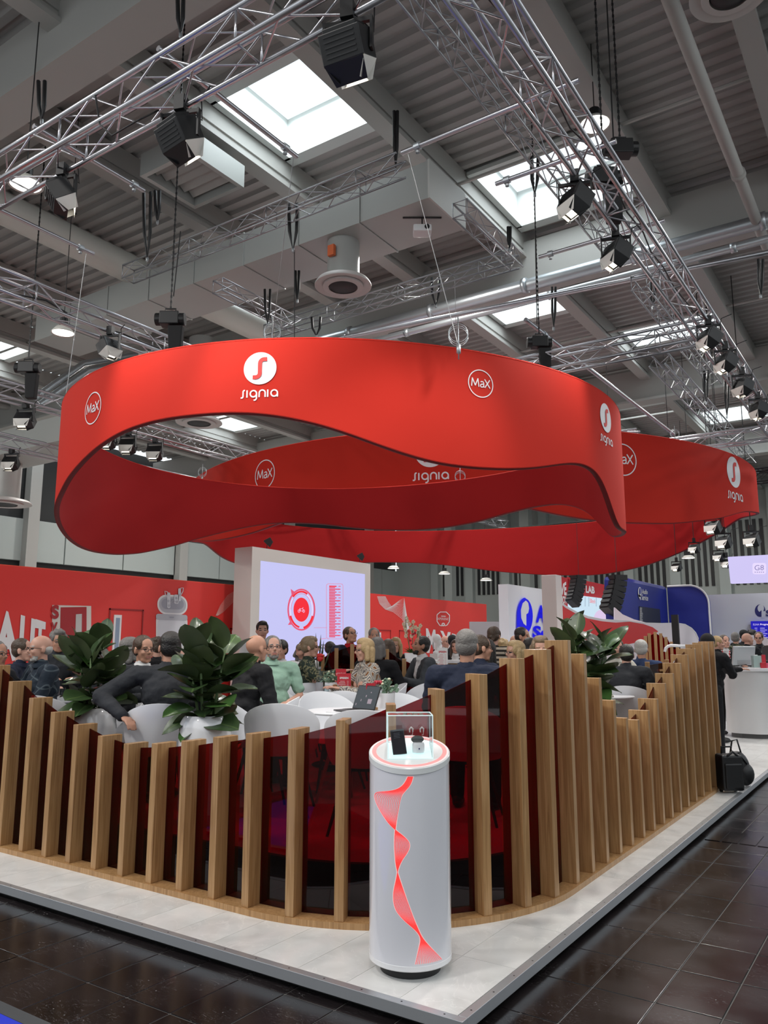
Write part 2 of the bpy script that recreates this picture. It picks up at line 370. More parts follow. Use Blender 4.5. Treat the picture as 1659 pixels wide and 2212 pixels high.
# base rail following the path
path = [(-9, 3.67, -90)] + [(-6.9 + .3 * k, 3.67, -90) for k in range(0, 12)] + [(CC.x + RC * math.cos(R(a)), CC.y + RC * math.sin(R(a)), a) for a in range(-90, 1, 5)] + [(-2.0, 5.12 + .4 * k, 0) for k in range(1, 13)]
def sweep_path(pth, d0, d1, z0, z1):
    v = []; f = []
    for x, y, a in pth:
        n = Vector((math.cos(R(a)), math.sin(R(a)), 0)); p = Vector((x, y, 0))
        for d, z in ((d0, z0), (d0, z1), (d1, z1), (d1, z0)): q = p - n * d; v.append((q.x, q.y, z))
    for i in range(len(pth) - 1):
        for k in range(4): f.append((i * 4 + k, i * 4 + (k + 1) % 4, i * 4 + 4 + (k + 1) % 4, i * 4 + 4 + k))
    L = len(v); f += [(0, 1, 2, 3), (L - 1, L - 2, L - 3, L - 4)]
    return MB().add(v, f)
sweep_path(path, 0, .21, PZ, PZ + .035).build('base_rail', OAK, fen)
# raised lounge deck behind the fence
DZ = .38
dk = empty('lounge_deck'); dk['kind'] = 'structure'
inner = [(x - math.cos(R(a)) * .235, y - math.sin(R(a)) * .235) for x, y, a in path]
poly = inner + [(-2.24, 10.2), (-12.5, 10.2), (-12.5, 3.9)]
MB().prism(poly, DZ - PZ - .012, Matrix.Translation((0, 0, PZ))).build('deck_body', BLACK, dk)
MB().prism(poly, .012, Matrix.Translation((0, 0, DZ - .012))).build('deck_floor', mat('lounge_floor', (.50, .49, .48), .45), dk)

# ---------------------------------------------------------------- ceiling
ce = empty('ceiling'); ce['kind'] = 'structure'
BX = [-1.2 + 2.7, -1.2, -3.45, -6.5, -9.05, -11.35, -14.4, -17.3, -20.3, -23.3, -26.3, -29.5]
BX = [6.0, 3.6] + BX[0:]
SKY = {(-6.5, -9.05): [(8.1, 10.0), (17.3, 19.2), (27, 28.9), (36, 38)], (-3.45, -6.5): [(12.4, 14.6), (21.5, 22.9), (31, 33)],
       (-20.3, -23.3): [(11.9, 12.9), (21, 23), (30, 32)], (-11.35, -14.4): [(12.3, 13.5), (21, 23), (30, 32)], (-26.3, -29.5): [(16.4, 18.9), (26, 28)], (-17.3, -20.3): [(26, 28)]}
def corr(mb, x0, x1, y0, y1, z=10.6):
    p = .3; ys = []; k = math.floor(y0 / p)
    y = y0; prof = []
    while y < y1 - .001:
        for dy, dz in ((0, 0), (.12, 0), (.16, .07), (.26, .07)):
            if y + dy <= y1: prof.append((y + dy, z + dz))
        y += p
    prof.append((y1, z)); v = [(x, a, b) for a, b in prof for x in (x0, x1)]
    mb.add(v, [(2 * i, 2 * i + 1, 2 * i + 3, 2 * i + 2) for i in range(len(prof) - 1)])
wn = 0
for a, b in zip(BX, BX[1:]):
    holes = SKY.get((a, b), []); y = -5.9; mb = MB()
    for h0, h1 in holes:
        corr(mb, b, a, y, h0); y = h1
    corr(mb, b, a, y, 46)
    mb.build('deck_panel', DECK, ce)
    MB().box((a - .09, -6, 10.2), (a + .09, 46, 10.6)).box((a - .15, -6, 9.98), (a + .15, 46, 10.06)).box((a - .06, -6, 10.06), (a + .06, 46, 10.2)).build('roof_beam', BEAM, ce)
    for h0, h1 in holes:
        wn += 1; w = empty('window_%d' % wn); w['kind'] = 'structure'; A, B = b + .13, a - .13
        f = MB()
        for p, q in (((B, h0, 10.55), (B + .03, h1, 11.35)), ((A - .03, h0, 10.55), (A, h1, 11.35)), ((A, h0 - .03, 10.55), (B, h0, 11.35)), ((A, h1, 10.55), (B, h1 + .03, 11.35))): f.box(p, q)
        f.build('skylight_well', WELL, w)
        f = MB()
        for p, q in (((A - .02, h0 - .12, 10.5), (B + .02, h0 + .05, 10.58)), ((A - .02, h1 - .05, 10.5), (B + .02, h1 + .2, 10.58)), ((A - .02, h0, 10.5), (A + .1, h1, 10.58)), ((B - .1, h0, 10.5), (B + .02, h1, 10.58))): f.box(p, q)
        f.build('window_frame', WELL, w)
        MB().box((A, h0, 11.33), (B, h1, 11.34)).build('window_pane', PANE, w)
        area(((A + B) / 2, (h0 + h1) / 2, 11.28), (B - A) * .9, (h1 - h0) * .9, 90, (.85, .94, 1))
for y in (-4.2, 5.35, 14.95, 24.5, 34):
    MB().box((-30, y, 9.35), (6, y + .3, 10.35)).box((-30, y - .12, 9.28), (6, y + .42, 9.36)).build('girder', BEAM, ce)
# bracing stubs, sprinkler pipes across the roof
for y in (3.0, 11.9, 20.4, 29.0, 38):
    MB().tube([(-30, y, 10.12), (6, y, 10.12)], .035, 6).build('sprinkler_pipe', BEAM, ce)
# ---------------------------------------------------------------- hall walls
wl = empty('wall_left'); wl['kind'] = 'structure'
MB().box((-30.4, -6, 0), (-30.1, 46, 10.6)).build('wall_panel', DARK, wl)
for k in range(17): MB().box((-30.1, -4 + k * 3, 5.05), (-29.85, -4 + k * 3 + 2.94, 6.75)).build('cladding_panel', mat('pale_cladding', (.42, .46, .44), .5), wl)
for z in (4.2, 4.6, 3.9): MB().tube([(-29.8, -6, z), (-29.8, 46, z)], .05, 6).build('pipe', DUCT, wl)
for k in range(6): MB().box((-29.9, 2 + k * 8, 0), (-29.5, 2.5 + k * 8, 10)).build('column', BEAM, wl)
wb = empty('wall_back'); wb['kind'] = 'structure'
MB().box((-30, 46, 0), (12, 46.3, 10.6)).build('wall_panel', mat('pale_back_wall', (.40, .43, .41), .7), wb)
for k in range(14):
    x = -27 + k * 2.6
    MB().box((x, 45.6, 0), (x + .55, 46, 10)).build('column', mat('pale_column', (.42, .46, .44), .6), wb)
mb = MB()
for k in range(14):
    x = -27 + k * 2.6 + .75
    for j in range(5): mb.box((x + j * .34, 45.93, 4.9), (x + j * .34 + .17, 46, 8.4))
tag(mb.build('louvre', BLACK, wb), kind='stuff')
for nm, a, b in (('wall_right', (14, -9, 0), (14.3, 46, 5.2)), ('wall_front', (-30, -9.3, 0), (14.3, -9, 5.2))):
    structure(nm, MB().box(a, b), mat('far_hall_wall', (.22, .22, .21), .8))  # unseen hall walls, added low: they darken reflections, daylight enters above
# tall hall columns seen between the stands
for px_, w_, D_ in ((973, .45, 42), (1140, .55, 44)):
    p = atd(px_, 1280, D_); MB().box((-w_ / 2, -w_ / 2, 0), (w_ / 2, w_ / 2, 10.3)).build('column', CONC, wb, loc=(p.x, min(p.y, 45.5), 0))
# ceiling services ------------------------------------------------
du = empty('air_duct'); tag(du, 'long grey rectangular sheet metal air duct hanging under the roof', 'duct')
for k in range(8):
    x1 = -5.45 - k * 1.25; x0 = x1 - 1.25
    MB().box((x0 + .006, 9.25, 8.2), (x1 - .006, 10.35, 8.8)).build('duct_section', DUCT, du)
    MB().box((x1 - .03, 9.235, 8.185), (x1, 10.365, 8.815)).build('flange', DUCT, du)
MB().box((-5.45, 9.235, 8.185), (-5.42, 10.365, 8.815)).build('flange', mat('duct_end', (.55, .55, .52), .5), du)
p = atz(722, 470, 8.2)
def diffuser(x, y, ztop, zb, r, label):
    d = empty('air_diffuser', (x, y, zb)); tag(d, label, 'air outlet', 'round air diffusers')
    MB().lathe([(r, .1), (r, ztop - zb)], 32).build('pipe', DUCT, d, smooth=True, autos=40)
    MB().lathe([(r * .75, .06), (r * 1.75, .02), (r * 1.75, .04), (r * 1.6, .1), (r, .16), (r * .9, .16)], 40, cap=False).build('flange', mat('diffuser_flange', (.55, .52, .50), .5), d, smooth=True, autos=40)
    MB().lathe([(0, 0), (r * .82, .0), (r * .92, .04), (r * .8, .08)], 32).build('grille', BLACK, d, smooth=True)
    MB().lathe([(r * .9, -.005), (r * 1.25, 0), (r * 1.25, .035), (r * .9, .03)], 32, cap=False).build('ring', mat('diffuser_flange'), d, smooth=True, autos=40)
    MB().box((-.06, -r - .08, .42), (.06, -r - .02, .6)).build('actuator', mat('orange_box', (.6, .12, .03), .5), d)
diffuser(-7.30, 9.62, 8.2, 7.42, .265, 'round white and black air diffuser hanging below the rectangular duct')
p = atd(430, 915, 21); diffuser(p.x, p.y, 9.9, p.z, .35, 'smaller distant air diffuser seen through the opening of the front ring')
p = atd(5, 1090, 22); diffuser(p.x, p.y, p.z + 1.1, p.z, .4, 'distant air diffuser at the far left edge above the grey wall band')
d2_ = MB().box((-9, -.6, 0), (3.2, .6, .6)).build('duct_section', DUCT, loc=(p.x, p.y, p.z + 1.08)); d2_.name = 'air_duct'; tag(d2_, 'distant rectangular air duct above the far left diffuser', 'duct')
p = atz(1578, -12, 8.6); diffuser(p.x, p.y, 10.55, 8.6, .24, 'large grey round air outlet cut by the top right picture edge')
p = atz(912, 498, 7.98); pj = empty('projector', (p.x, p.y, 7.98), YAW); tag(pj, 'small white projector hanging below the air duct end', 'projector')
MB().box((-.14, -.12, -.06), (.14, .12, .05)).build('body', WHITE, pj, bevel=.02); MB().lathe([(0, 0), (.035, 0), (.04, .02)], 16, M=Matrix.Translation((.07, -.14, 0)) @ Matrix.Rotation(R(-90), 4, 'X')).build('lens', BLACKM, pj)
MB().tube([(0, 0, .05), (0, 0, .22)], .012, 8).box((-.3, -.015, .205), (.3, .015, .225)).build('mount', BLACKM, pj)
def pipe(label, pts, r, m, name='pipe', coll=0):
    o = MB().tube(pts, r, 16).build(name, m, smooth=True, autos=50); tag(o, label, 'pipe')
    if coll:
        a, b = Vector(pts[0]), Vector(pts[-1])
        for k in range(coll): q = a.lerp(b, (k + .5) / coll); MB().tube([q - (b - a).normalized() * .05, q + (b - a).normalized() * .05], r * 1.25, 16).build('pipe_clamp', m, o, smooth=True)
    return o
pipe('painted round rainwater pipe running along the roof at upper right', [(-1.72, 4, 9), (-1.72, 15.4, 9)], .09, BEAM, coll=2)
pipe('galvanised pipe under the second girder, upper of the pair', [(-14, 14.3, 9.0), (-.5, 14.3, 9.0)], .13, GALV, coll=6)
pipe('galvanised pipe under the second girder, thin lower one', [(-14, 14.1, 8.55), (3, 14.1, 8.55)], .07, GALV, coll=5)
pipe('fat cream pipe crossing behind the air duct at left', [(-12.3, 4.5, 9), (-12.3, 13.2, 9)], .28, mat('cream_pipe', (.55, .54, .49), .5))
pipe('thin cream pipe lying below the fat cream pipe', [(-13.5, 10.5, 7.9), (-10.2, 13.2, 7.9)], .06, mat('cream_pipe'))
p = atd(270, 800, 21); q = atd(470, 735, 20)
pipe('steel blue sprinkler pipe behind the left truss, upper', [atd(75, 860, 20), atd(180, 785, 21), atd(420, 745, 22)], .08, GALV)
pipe('steel blue sprinkler pipe behind the left truss, lower', [atd(85, 875, 20), atd(190, 800, 21), atd(430, 760, 22)], .08, GALV)
# louvred heater box under the roof
hb = empty('ventilation_grille', (-9.4, 8.2, 9.3)); tag(hb, 'square louvred ventilation box under the roof left of the skylight', 'vent')
for a, b in (((-.6, -.6, 0), (.6, -.52, .4)), ((-.6, .52, 0), (.6, .6, .4)), ((-.6, -.52, 0), (-.52, .52, .4)), ((.52, -.52, 0), (.6, .52, .4))): MB().box(a, b).build('frame', DUCT, hb)
for k in range(5): MB().box((-.5, -.03, -.1), (.5, .03, .1)).build('louvre', DUCT, hb, loc=(0, -.4 + k * .2, .2)).rotation_euler = (R(55), 0, 0)
MB().box((-.52, -.52, .36), (.52, .52, .4)).build('back_plate', DARK, hb)
# ---------------------------------------------------------------- trusses
def truss(label, axis, a, b, c0, z0, w=.28, r=.025, rb=.009, step=.42, m=ALU, name='lighting_truss', parts=True):
    """box truss along 'X' or 'Y' from a to b, near chord at c0, bottom z0"""
    root = empty(name, (0, 0, 0)); tag(root, label, 'truss')
    P = (lambda t, u, z: (t, u, z)) if axis == 'X' else (lambda t, u, z: (u, t, z))
    for u in (c0, c0 + w):
        for z in (z0, z0 + w): MB().tube([P(a, u, z), P(b, u, z)], r, 10).build('chord', m, root, smooth=True)
    L = b - a; n = max(2, int(round(L / step))); s = L / n; k = 0
    for i in range(n):
        t0, t1 = a + i * s, a + (i + 1) * s
        for (ua, za), (ub, zb) in (((c0, z0), (c0, z0 + w)), ((c0 + w, z0), (c0 + w, z0 + w)), ((c0, z0), (c0 + w, z0)), ((c0, z0 + w), (c0 + w, z0 + w))):
            if i % 2: (ua, za), (ub, zb) = (ub, zb), (ua, za)
            o = MB().tube([P(t0, ua, za), P(t1, ub, zb)], rb, 6, cap=False)
            if not parts:
                if i == 0 and k == 0: acc = MB(); k = 1
                acc.add(o.v, o.f)
            else: o.build('brace', m, root, smooth=True)
        if parts and i % 5 == 0:
            fr = MB()
            for q in ((P(t0, c0, z0), P(t0, c0 + w, z0)), (P(t0, c0, z0), P(t0, c0, z0 + w)), (P(t0, c0 + w, z0), P(t0, c0 + w, z0 + w)), (P(t0, c0, z0 + w), P(t0, c0 + w, z0 + w))): fr.tube(q, rb * 1.1, 6)
            fr.build('end_frame', m, root, smooth=True)
    if not parts: tag(acc.build('brace', m, root, smooth=True), kind='stuff')
    return root
truss('front aluminium box truss crossing the top left with three floodlights', 'X', -10.2, -1.6, 3.61, 6.0)
truss('right aluminium box truss receding above the right side of the stand', 'Y', 3.3, 19.5, -2.29, 6.0)
truss('left aluminium box truss receding into the front red ring', 'Y', 3.3, 11.7, -9.34, 6.0)
truss('rear aluminium cross truss above the right of the front ring', 'X', -9.3, -2.0, 11.4, 6.0)
truss('second left aluminium truss meeting the ring at its upper left', 'Y', 5.5, 15.2, -13.3, 6.0, parts=False)
truss('third left aluminium truss meeting the ring at mid height', 'Y', 7.5, 21, -16.7, 6.0, parts=False)
truss('far aluminium cross truss right of the rear ring', 'X', -9, 1.5, 18.0, 6.0, parts=False)
truss('far aluminium cross truss seen through the front ring opening', 'X', -17, -5, 17.8, 6.3, parts=False)
truss('distant aluminium truss further back on the left', 'Y', 16, 28, -13.3, 6.2, parts=False)
truss('distant aluminium cross truss seen through the ring beside the corner', 'X', -19, -6, 21.0, 6.2, parts=False)
truss('slim grey truss hanging in front of the air duct', 'X', -9.9, -4.75, 7.3, 7.35, w=.22, r=.014, rb=.006, step=.3, m=ALUD)
truss('slim grey truss right of the duct end', 'Y', 8.9, 10.75, -4.85, 7.5, w=.22, r=.014, rb=.006, step=.3, m=ALUD)
truss('slim grey truss behind the round air diffuser', 'X', -9.9, -4.7, 10.55, 7.5, w=.22, r=.014, rb=.006, step=.3, m=ALUD)
truss('slim grey truss left of the round air diffuser', 'Y', 8.7, 10.75, -9.35, 7.5, w=.22, r=.014, rb=.006, step=.3, m=ALUD)
truss('long slim grey truss crossing the second skylight', 'Y', 4.5, 11.4, -3.45, 7.5, w=.24, r=.015, rb=.007, step=.32, m=ALUD)
truss('slim grey truss end hanging right of the fourth skylight', 'Y', 11.9, 17.5, -3.3, 7.2, w=.24, r=.015, rb=.007, step=.32, m=ALUD)
truss('slim grey truss receding beyond the rear cross truss', 'Y', 15, 25, -3.9, 7.0, w=.3, r=.018, rb=.008, step=.4, m=ALUD, parts=False)
truss('slim grey truss far right edge below the girder', 'Y', 13, 16.5, -1.0, 8.0, w=.24, r=.015, rb=.007, step=.32, m=ALUD)
for lab, ax, a, b, c, z in (('black truss above the hanging display screen', 'X', -9, 1, 22.2, 5.9), ('black truss receding to the hanging display', 'Y', 18, 30, -7.6, 6.1), ('lower black truss beside the louvred wall', 'X', -14, -5.5, 29, 6.0), ('black truss crossing behind the floodlights at right', 'X', -8, 1, 30, 7.4)):
    truss(lab, ax, a, b, c, z, w=.34, r=.03, rb=.014, step=.45, m=BLACKM, parts=False)
# scaffold tubes clamped on the trusses
def tubeo(label, a, b, r=.024, ring=True):
    o = MB().tube([a, b], r, 12).build('scaffold_tube', ALU, smooth=True, autos=50); tag(o, label, 'tube')
    if ring:
        q = Vector(a).lerp(Vector(b), .1); MB().lathe([(r + .002, -.03), (r + .014, -.03), (r + .014, .03), (r + .002, .03)], 12, M=Matrix.Translation(q) @ (Vector(b) - Vector(a)).to_track_quat('Z', 'Y').to_matrix().to_4x4()).build('clamp', GALV, o)
        MB().lathe([(.012 + .018 * 0, 0), (.02, -.01), (.02, .01)], 8, c=(q.x, q.y, q.z - .06)).build('eye_bolt', GALV, o)
tubeo('scaffold tube jutting left from the right truss, nearest the camera', (-3.72, 5.82, 6.34), (-1.95, 5.82, 6.34))
tubeo('scaffold tube jutting left across the second skylight', (-3.2, 6.8, 6.34), (-1.95, 6.8, 6.34))
tubeo('short scaffold tube jutting left above the fourth floodlight', (-3.45, 8.5, 6.34), (-1.95, 8.5, 6.34))
tubeo('scaffold tube running under the first skylight to the front ring', (-4.6, 5.3, 6.34), (-4.6, 3.6, 6.34))
tubeo('short scaffold tube behind the second floodlight', (-6.3, 4.85, 6.34), (-6.3, 3.6, 6.34))
tubeo('scaffold tube at the left edge above the left truss', (-7.9, 5.4, 6.34), (-7.9, 3.6, 6.34))
tubeo('scaffold tube receding from the rear cross truss over the gap of the rings', tuple(atd(1135, 690, 12.2)), tuple(atd(1455, 938, 17.5)), .035)
tubeo('long scaffold tube crossing under the third skylight', tuple(atd(660, 745, 14)), tuple(atd(1659, 545, 12.5)), .04)
# floodlights --------------------------------------------------------
LENS = mat('lamp_lens', (1, 1, 1), .4, emit=(1, .93, .80), es=40)
BARN = mat('barn_door_lit', (.75, .73, .68), .5)  # pale colour stands in for lamp light on the flap; others stay black
PINK = mat('lit_lens', (1, 1, 1), .4, emit=(1, .9, .85), es=14)
def flood(label, x, y, z, to, s=1, lit=True, w=120, lamp=True):
    """barn-door floodlight hung under a truss, local -Z aims at `to`"""
    root = empty('floodlight', (x, y, z)); tag(root, label, 'stage light')
    MB().box((-.04, -.04, -.02), (.04, .04, .1)).box((-.14, -.012, -.05), (.14, .012, -.02)).box((-.155, -.02, -.24), (-.14, .02, -.02)).box((.14, -.02, -.24), (.155, .02, -.02)).build('yoke', BLACKM, root).rotation_euler = (0, 0, R(20))
    d = Vector(to) - Vector((x, y, z - .2)); q = d.to_track_quat('-Z', 'Y').to_matrix().to_4x4(); M = Matrix.Translation((0, 0, -.22)) @ q
    h = MB().box((-.135, -.1, -.07), (.135, .1, .1), M); h.box((-.11, -.075, .1), (.11, .075, .13), M)
    h.build('housing', BLACKM, root, bevel=.006)
    rib = MB()
    for k in range(5): rib.box((-.1, -.104, -.04 + k * .028), (.1, .104, -.032 + k * .028), M)
    rib.build('cooling_fin', BLACK, root)
    MB().box((-.11, -.075, -.073), (.11, .075, -.0705), M).build('reflector', mat('reflector', (.8, .78, .72), .3, emit=(1, .9, .72), es=3.5), root)
    if lit: MB().box((-.045, -.03, -.078), (.045, .03, -.0745), M).build('lens', LENS, root)
    for ax, sg, ln in (('x', 1, .2), ('x', -1, .2), ('y', 1, .11), ('y', -1, .11)):
        if ax == 'x':
            A = M @ Matrix.Translation((0, sg * .1, -.07)) @ Matrix.Rotation(R(-sg * 28), 4, 'X'); b = MB().add([A @ Vector(v) for v in ((-.13, 0, 0), (.13, 0, 0), (.105, 0, -.13), (-.105, 0, -.13), (-.13, -.002 * sg, 0), (.13, -.002 * sg, 0), (.105, -.002 * sg, -.13), (-.105, -.002 * sg, -.13))], [(0, 1, 2, 3), (7, 6, 5, 4), (0, 3, 7, 4), (1, 5, 6, 2), (2, 6, 7, 3)])
        else:
            A = M @ Matrix.Translation((sg * .135, 0, -.07)) @ Matrix.Rotation(R(sg * 32), 4, 'Y'); b = MB().add([A @ Vector(v) for v in ((0, -.095, 0), (0, .095, 0), (0, .07, -.12), (0, -.07, -.12), (-.002 * sg, -.095, 0), (-.002 * sg, .095, 0), (-.002 * sg, .07, -.12), (-.002 * sg, -.07, -.12))], [(0, 1, 2, 3), (7, 6, 5, 4), (0, 3, 7, 4), (1, 5, 6, 2), (2, 6, 7, 3)])
        b.build('barn_door', BARN if sg > 0 else BLACKM, root)
    MB().tube([(0.05, 0, 0), (.12, .1, -.08), (.16, .05, .05), (.3, 0, .06)], .006, 6).build('cable', BLACK, root, smooth=True)
    root.scale = (s,) * 3
    if lamp:
        o = Vector((x, y, z)) + (M @ Vector((0, 0, -.32))) * s
        spot(o, to, w, 75)
    return root
FL = [('floodlight at left on the front truss beside the hanging chain', -6.19, 3.85, 5.95, (-4.6, 6.5, 1), 1),
      ('floodlight in the middle of the front truss left of the first skylight', -4.59, 3.85, 5.95, (-4.3, 7, 1), 1.1),
      ('floodlight at the top centre where the front truss leaves the picture', -2.9, 3.85, 5.95, (-3.3, 6.5, 1), 1.15),
      ('floodlight on the right truss over the second skylight', -2.3, 6.6, 5.95, (-3.6, 4.4, .5), 1),
      ('floodlight on the right truss below the short scaffold tube', -2.3, 7.8, 5.95, (-3.8, 5.8, .5), 1),
      ('floodlight on the right truss, first of the group of four at right', -2.0, 10.8, 5.95, (-4, 8.5, .5), 1),
      ('floodlight on the right truss, second of the group of four at right', -2.0, 11.9, 5.95, (-4, 9.5, .5), 1),
      ('floodlight on the right truss, third of the group of four at right', -2.0, 13.2, 5.95, (-3.2, 11.5, .5), 1),
      ('floodlight on the right truss, last of the group of four at right edge', -2.0, 14.7, 5.95, (-3.2, 13.5, .5), 1),
      ('floodlight under the left truss, left of the ring top', -9.0, 6.5, 5.95, (-6.5, 6.5, 1), 1.0)]
for i, (lab, x, y, z, to, s) in enumerate(FL): flood(lab, x, y, z, to, s, w=60 if x < -8 else 150)
for lab, px_, py_, D_ in (('floodlight under the second left truss at the ring edge', 75, 893, 14.6), ('floodlight at the far left edge below the third truss', 12, 1000, 17.5), ('lit floodlight seen in the left end of the ring opening', 250, 942, 15.5), ('dark floodlight next to it in the ring opening', 290, 955, 15.8), ('dark floodlight in the middle of the ring opening', 360, 968, 16), ('dark floodlight at the top edge of the ring opening', 613, 905, 14.5)):
    p = atz(px_, py_ - 22, 5.97 if px_ < 600 else 6.27)
    if px_ > 600: p.y = 17.9
    else: p.x = -16.6 if px_ < 20 else -13.16
    flood(lab, p.x, p.y, p.z - .03, (p.x + 2, p.y - 3, 1), 1.15, lit='dark' not in lab, lamp=False)
for lab, px_, py_, D_ in (('wide framed floodlight under the black truss at right', 1563, 1172, 20), ('black fresnel lamp hanging right of the framed floodlight', 1624, 1168, 20), ('small black lamp above the louvred wall', 1500, 1190, 22), ('small black lamp beside the display corner', 1553, 1208, 22), ('small black lamp by the display edge', 1570, 1222, 22), ('small black lamp under the lower black truss', 1462, 1230, 24), ('black lamp under the far black truss at the ring edge', 1540, 1140, 19)):
    p = atd(px_, py_, D_); f_ = flood(lab, p.x, p.y, p.z + .25, (p.x - 1, p.y - 4, 1), 1.15 if D_ < 21 else .9, lit=D_ > 21, lamp=False); MB().tube([(0, 0, 0), (0, 0, (10.62 - p.z - .25) / f_.scale[0])], .01, 5).build('hanging_rod', BLACKM, f_)
# high-bay lamps
def highbay(label, px_, py_, D_, s=1.0):
    p = atd(px_, py_, D_); o = empty('highbay_lamp', p); tag(o, label, 'ceiling lamp', 'round high-bay hall lamps')
    MB().lathe([(.05, .12), (.1, .1), (.17, 0), (.165, -.005), (.09, .09)], 20).build('shade', mat('lamp_shade', (.7, .68, .62), .3), o, smooth=True)
    MB().lathe([(0, .012), (.15, .01)], 20).build('bulb', mat('hb', (1, 1, 1), .5, emit=(1, .96, .9), es=5), o)
    MB().lathe([(.06, .12), (.06, .25), (0, .25)], 12).build('ballast', BLACKM, o); MB().tube([(0, 0, .25), (0, 0, 10.62 - p.z)], .006, 5).build('wire', BLACK, o)
    o.scale = (s, s, 1)
highbay('high-bay lamp left of the front ring below the left truss', 136, 720, 13, 1.1)
highbay('high-bay lamp at left edge behind the front truss', 55, 400, 10.5, 1.3)
highbay('high-bay lamp behind the right truss above the second skylight', 1285, 270, 11, 1.4)
highbay('far high-bay lamp beside the louvred wall', 1487, 1206, 33, 1.6)
for px_, py_ in ((850, 1228), (960, 1240), (1050, 1254)): highbay('small far high-bay lamp below the rear ring, %s' % {850: 'left of the white pillar column', 960: 'beside the grey hall column', 1050: 'nearest the white panel'}[px_], px_, py_, 34, 1.6)
# chain hoists
def hoist(label, px_, py_, D_, bag=True, s=1):
    p = atd(px_, py_, D_); o = empty('chain_hoist', p, YAW); tag(o, label, 'hoist')
    MB().box((-.13, -.09, -.09), (.13, .09, .09)).lathe([(.085, -.2), (.085, .2)], 16, M=Matrix.Rotation(R(90), 4, 'Y')).build('motor', BLACKM, o, bevel=.012)
    MB().tube([(-.07, 0, .08), (-.07, 0, .15), (.07, 0, .15), (.07, 0, .08)], .012, 6).build('handle', BLACKM, o)
    if bag: MB().prism([(-.1, 0), (.1, 0), (.085, -.42), (-.07, -.42)], .12, Matrix.Translation((.08, .06, -.1)) @ Matrix.Rotation(R(90), 4, 'X')).build('chain_bag', mat('bag_cloth', (.01, .01, .011), .8), o, bevel=.015)
    mb = MB()
    z = .15; k = 0
    while z < (10.62 - p.z) / s: mb.box((-.006 if k % 2 else -.012, -.012 if k % 2 else -.006, z), (.006 if k % 2 else .012, .012 if k % 2 else .006, z + .035)); z += .04; k += 1
    tag(mb.build('chain', BLACKM, o), kind='stuff'); o.scale = (s, s, 1)
hoist('black chain hoist with bag at the top edge of the front ring, left', 368, 690, 10.4)
hoist('black chain hoist on the second left truss', 60, 795, 13.5)
hoist('black chain hoist with bag above the front ring at right', 1165, 740, 12.3)
hoist('black chain hoist hanging beside the right truss', 1340, 322, 8.8, False)
hoist('black chain hoist inside the right truss', 1305, 385, 8.2, True)
# black slings and their chains
def sling(label, px_, py0, py1, D_, w=12, x2=None):
    a = atd(px_, py0, D_); b = atd(x2 or px_, py1, D_); k = w / F * D_ / 2
    o = MB().tube([a - rt * k, (a.lerp(b, .6)) - rt * k * .8, b, a.lerp(b, .6) + rt * k * .8, a + rt * k], .024, 6).build('sling', BLACK, smooth=True); tag(o, label, 'sling')
    MB().lathe([(.0, -.05), (.02, -.03), (.02, .02), (0, .04)], 8, c=b).build('shackle', GALV, o)
for t in (('black sling at the top left over the front girder', 90, 175, 262, 9.2, 14), ('black sling hanging from the girder at top centre left', 390, -10, 75, 8, 14), ('black sling pair left over the slim truss', 318, 415, 560, 11, 16), ('black sling right of the pair over the slim truss', 340, 412, 480, 11, 10),
          ('black sling below the slim truss in front of the duct', 633, 440, 540, 10, 20), ('black sling hanging from the beam near the duct corner', 855, 240, 370, 9.5, 8), ('short black sling below the diffuser at left', 578, 625, 700, 13, 12), ('short black sling right of the diffuser', 642, 585, 650, 12.5, 8),
          ('black sling over the rear slim truss above the ring', 683, 685, 725, 13, 20), ('black sling over the rear slim truss at right', 941, 600, 660, 12.5, 18), ('black sling beside the rear chain hoist', 1196, 620, 710, 13, 8), ('black sling on the slim truss before the second skylight', 1155, 340, 420, 10, 16), ('black sling right of the second skylight corner', 1100, 490, 540, 11, 5),
          ('black sling in the right slim truss end', 1410, 610, 665, 14, 10), ('black sling above the far truss, left', 1525, 800, 870, 17, 8), ('black sling above the far truss, right', 1570, 810, 900, 18, 8), ('black sling at the right picture edge', 1643, 560, 640, 12.5, 9)):
    sling(*t)
def wire(label, a, b, r=.005, m=None, cat='cable'):
    o = MB().tube([a, b], r, 5, cap=False).build('suspension_wire', m or mat('steel_wire', (.45, .45, .45), .4, .8), smooth=True); tag(o, label, cat)
wire('black chain from roof to the hanging hoist above the right truss', atd(1310, -10, 9), atd(1325, 300, 8.8), .009, BLACK)
wire('grey wire falling in front of the first skylight to the front ring', (-4.6, 5.25, 6.3), atd(588, 733, 8.35), .004)
wire('grey wire from the nearest right scaffold tube to the front ring', (-3.65, 5.82, 6.3), atd(988, 740, 6.95), .004)
wire('grey wire at left from scaffold tube down to the front ring edge', (-7.9, 5.3, 6.3), atd(143, 850, 9.8), .004)
wire('black chain under the sling in front of the duct', atd(636, 540, 10), atd(636, 735, 10), .006, BLACK)
wire('black chain passing the second skylight', atd(1155, 420, 10), atd(1160, 700, 11.8), .008, BLACK)
wire('thin wire above the rear ring', atd(982, 600, 13), atd(994, 1025, 13.8), .004)
wire('black chain above the rear chain hoist', atd(390, 500, 10.4), atd(375, 640, 10.4), .008, BLACK)
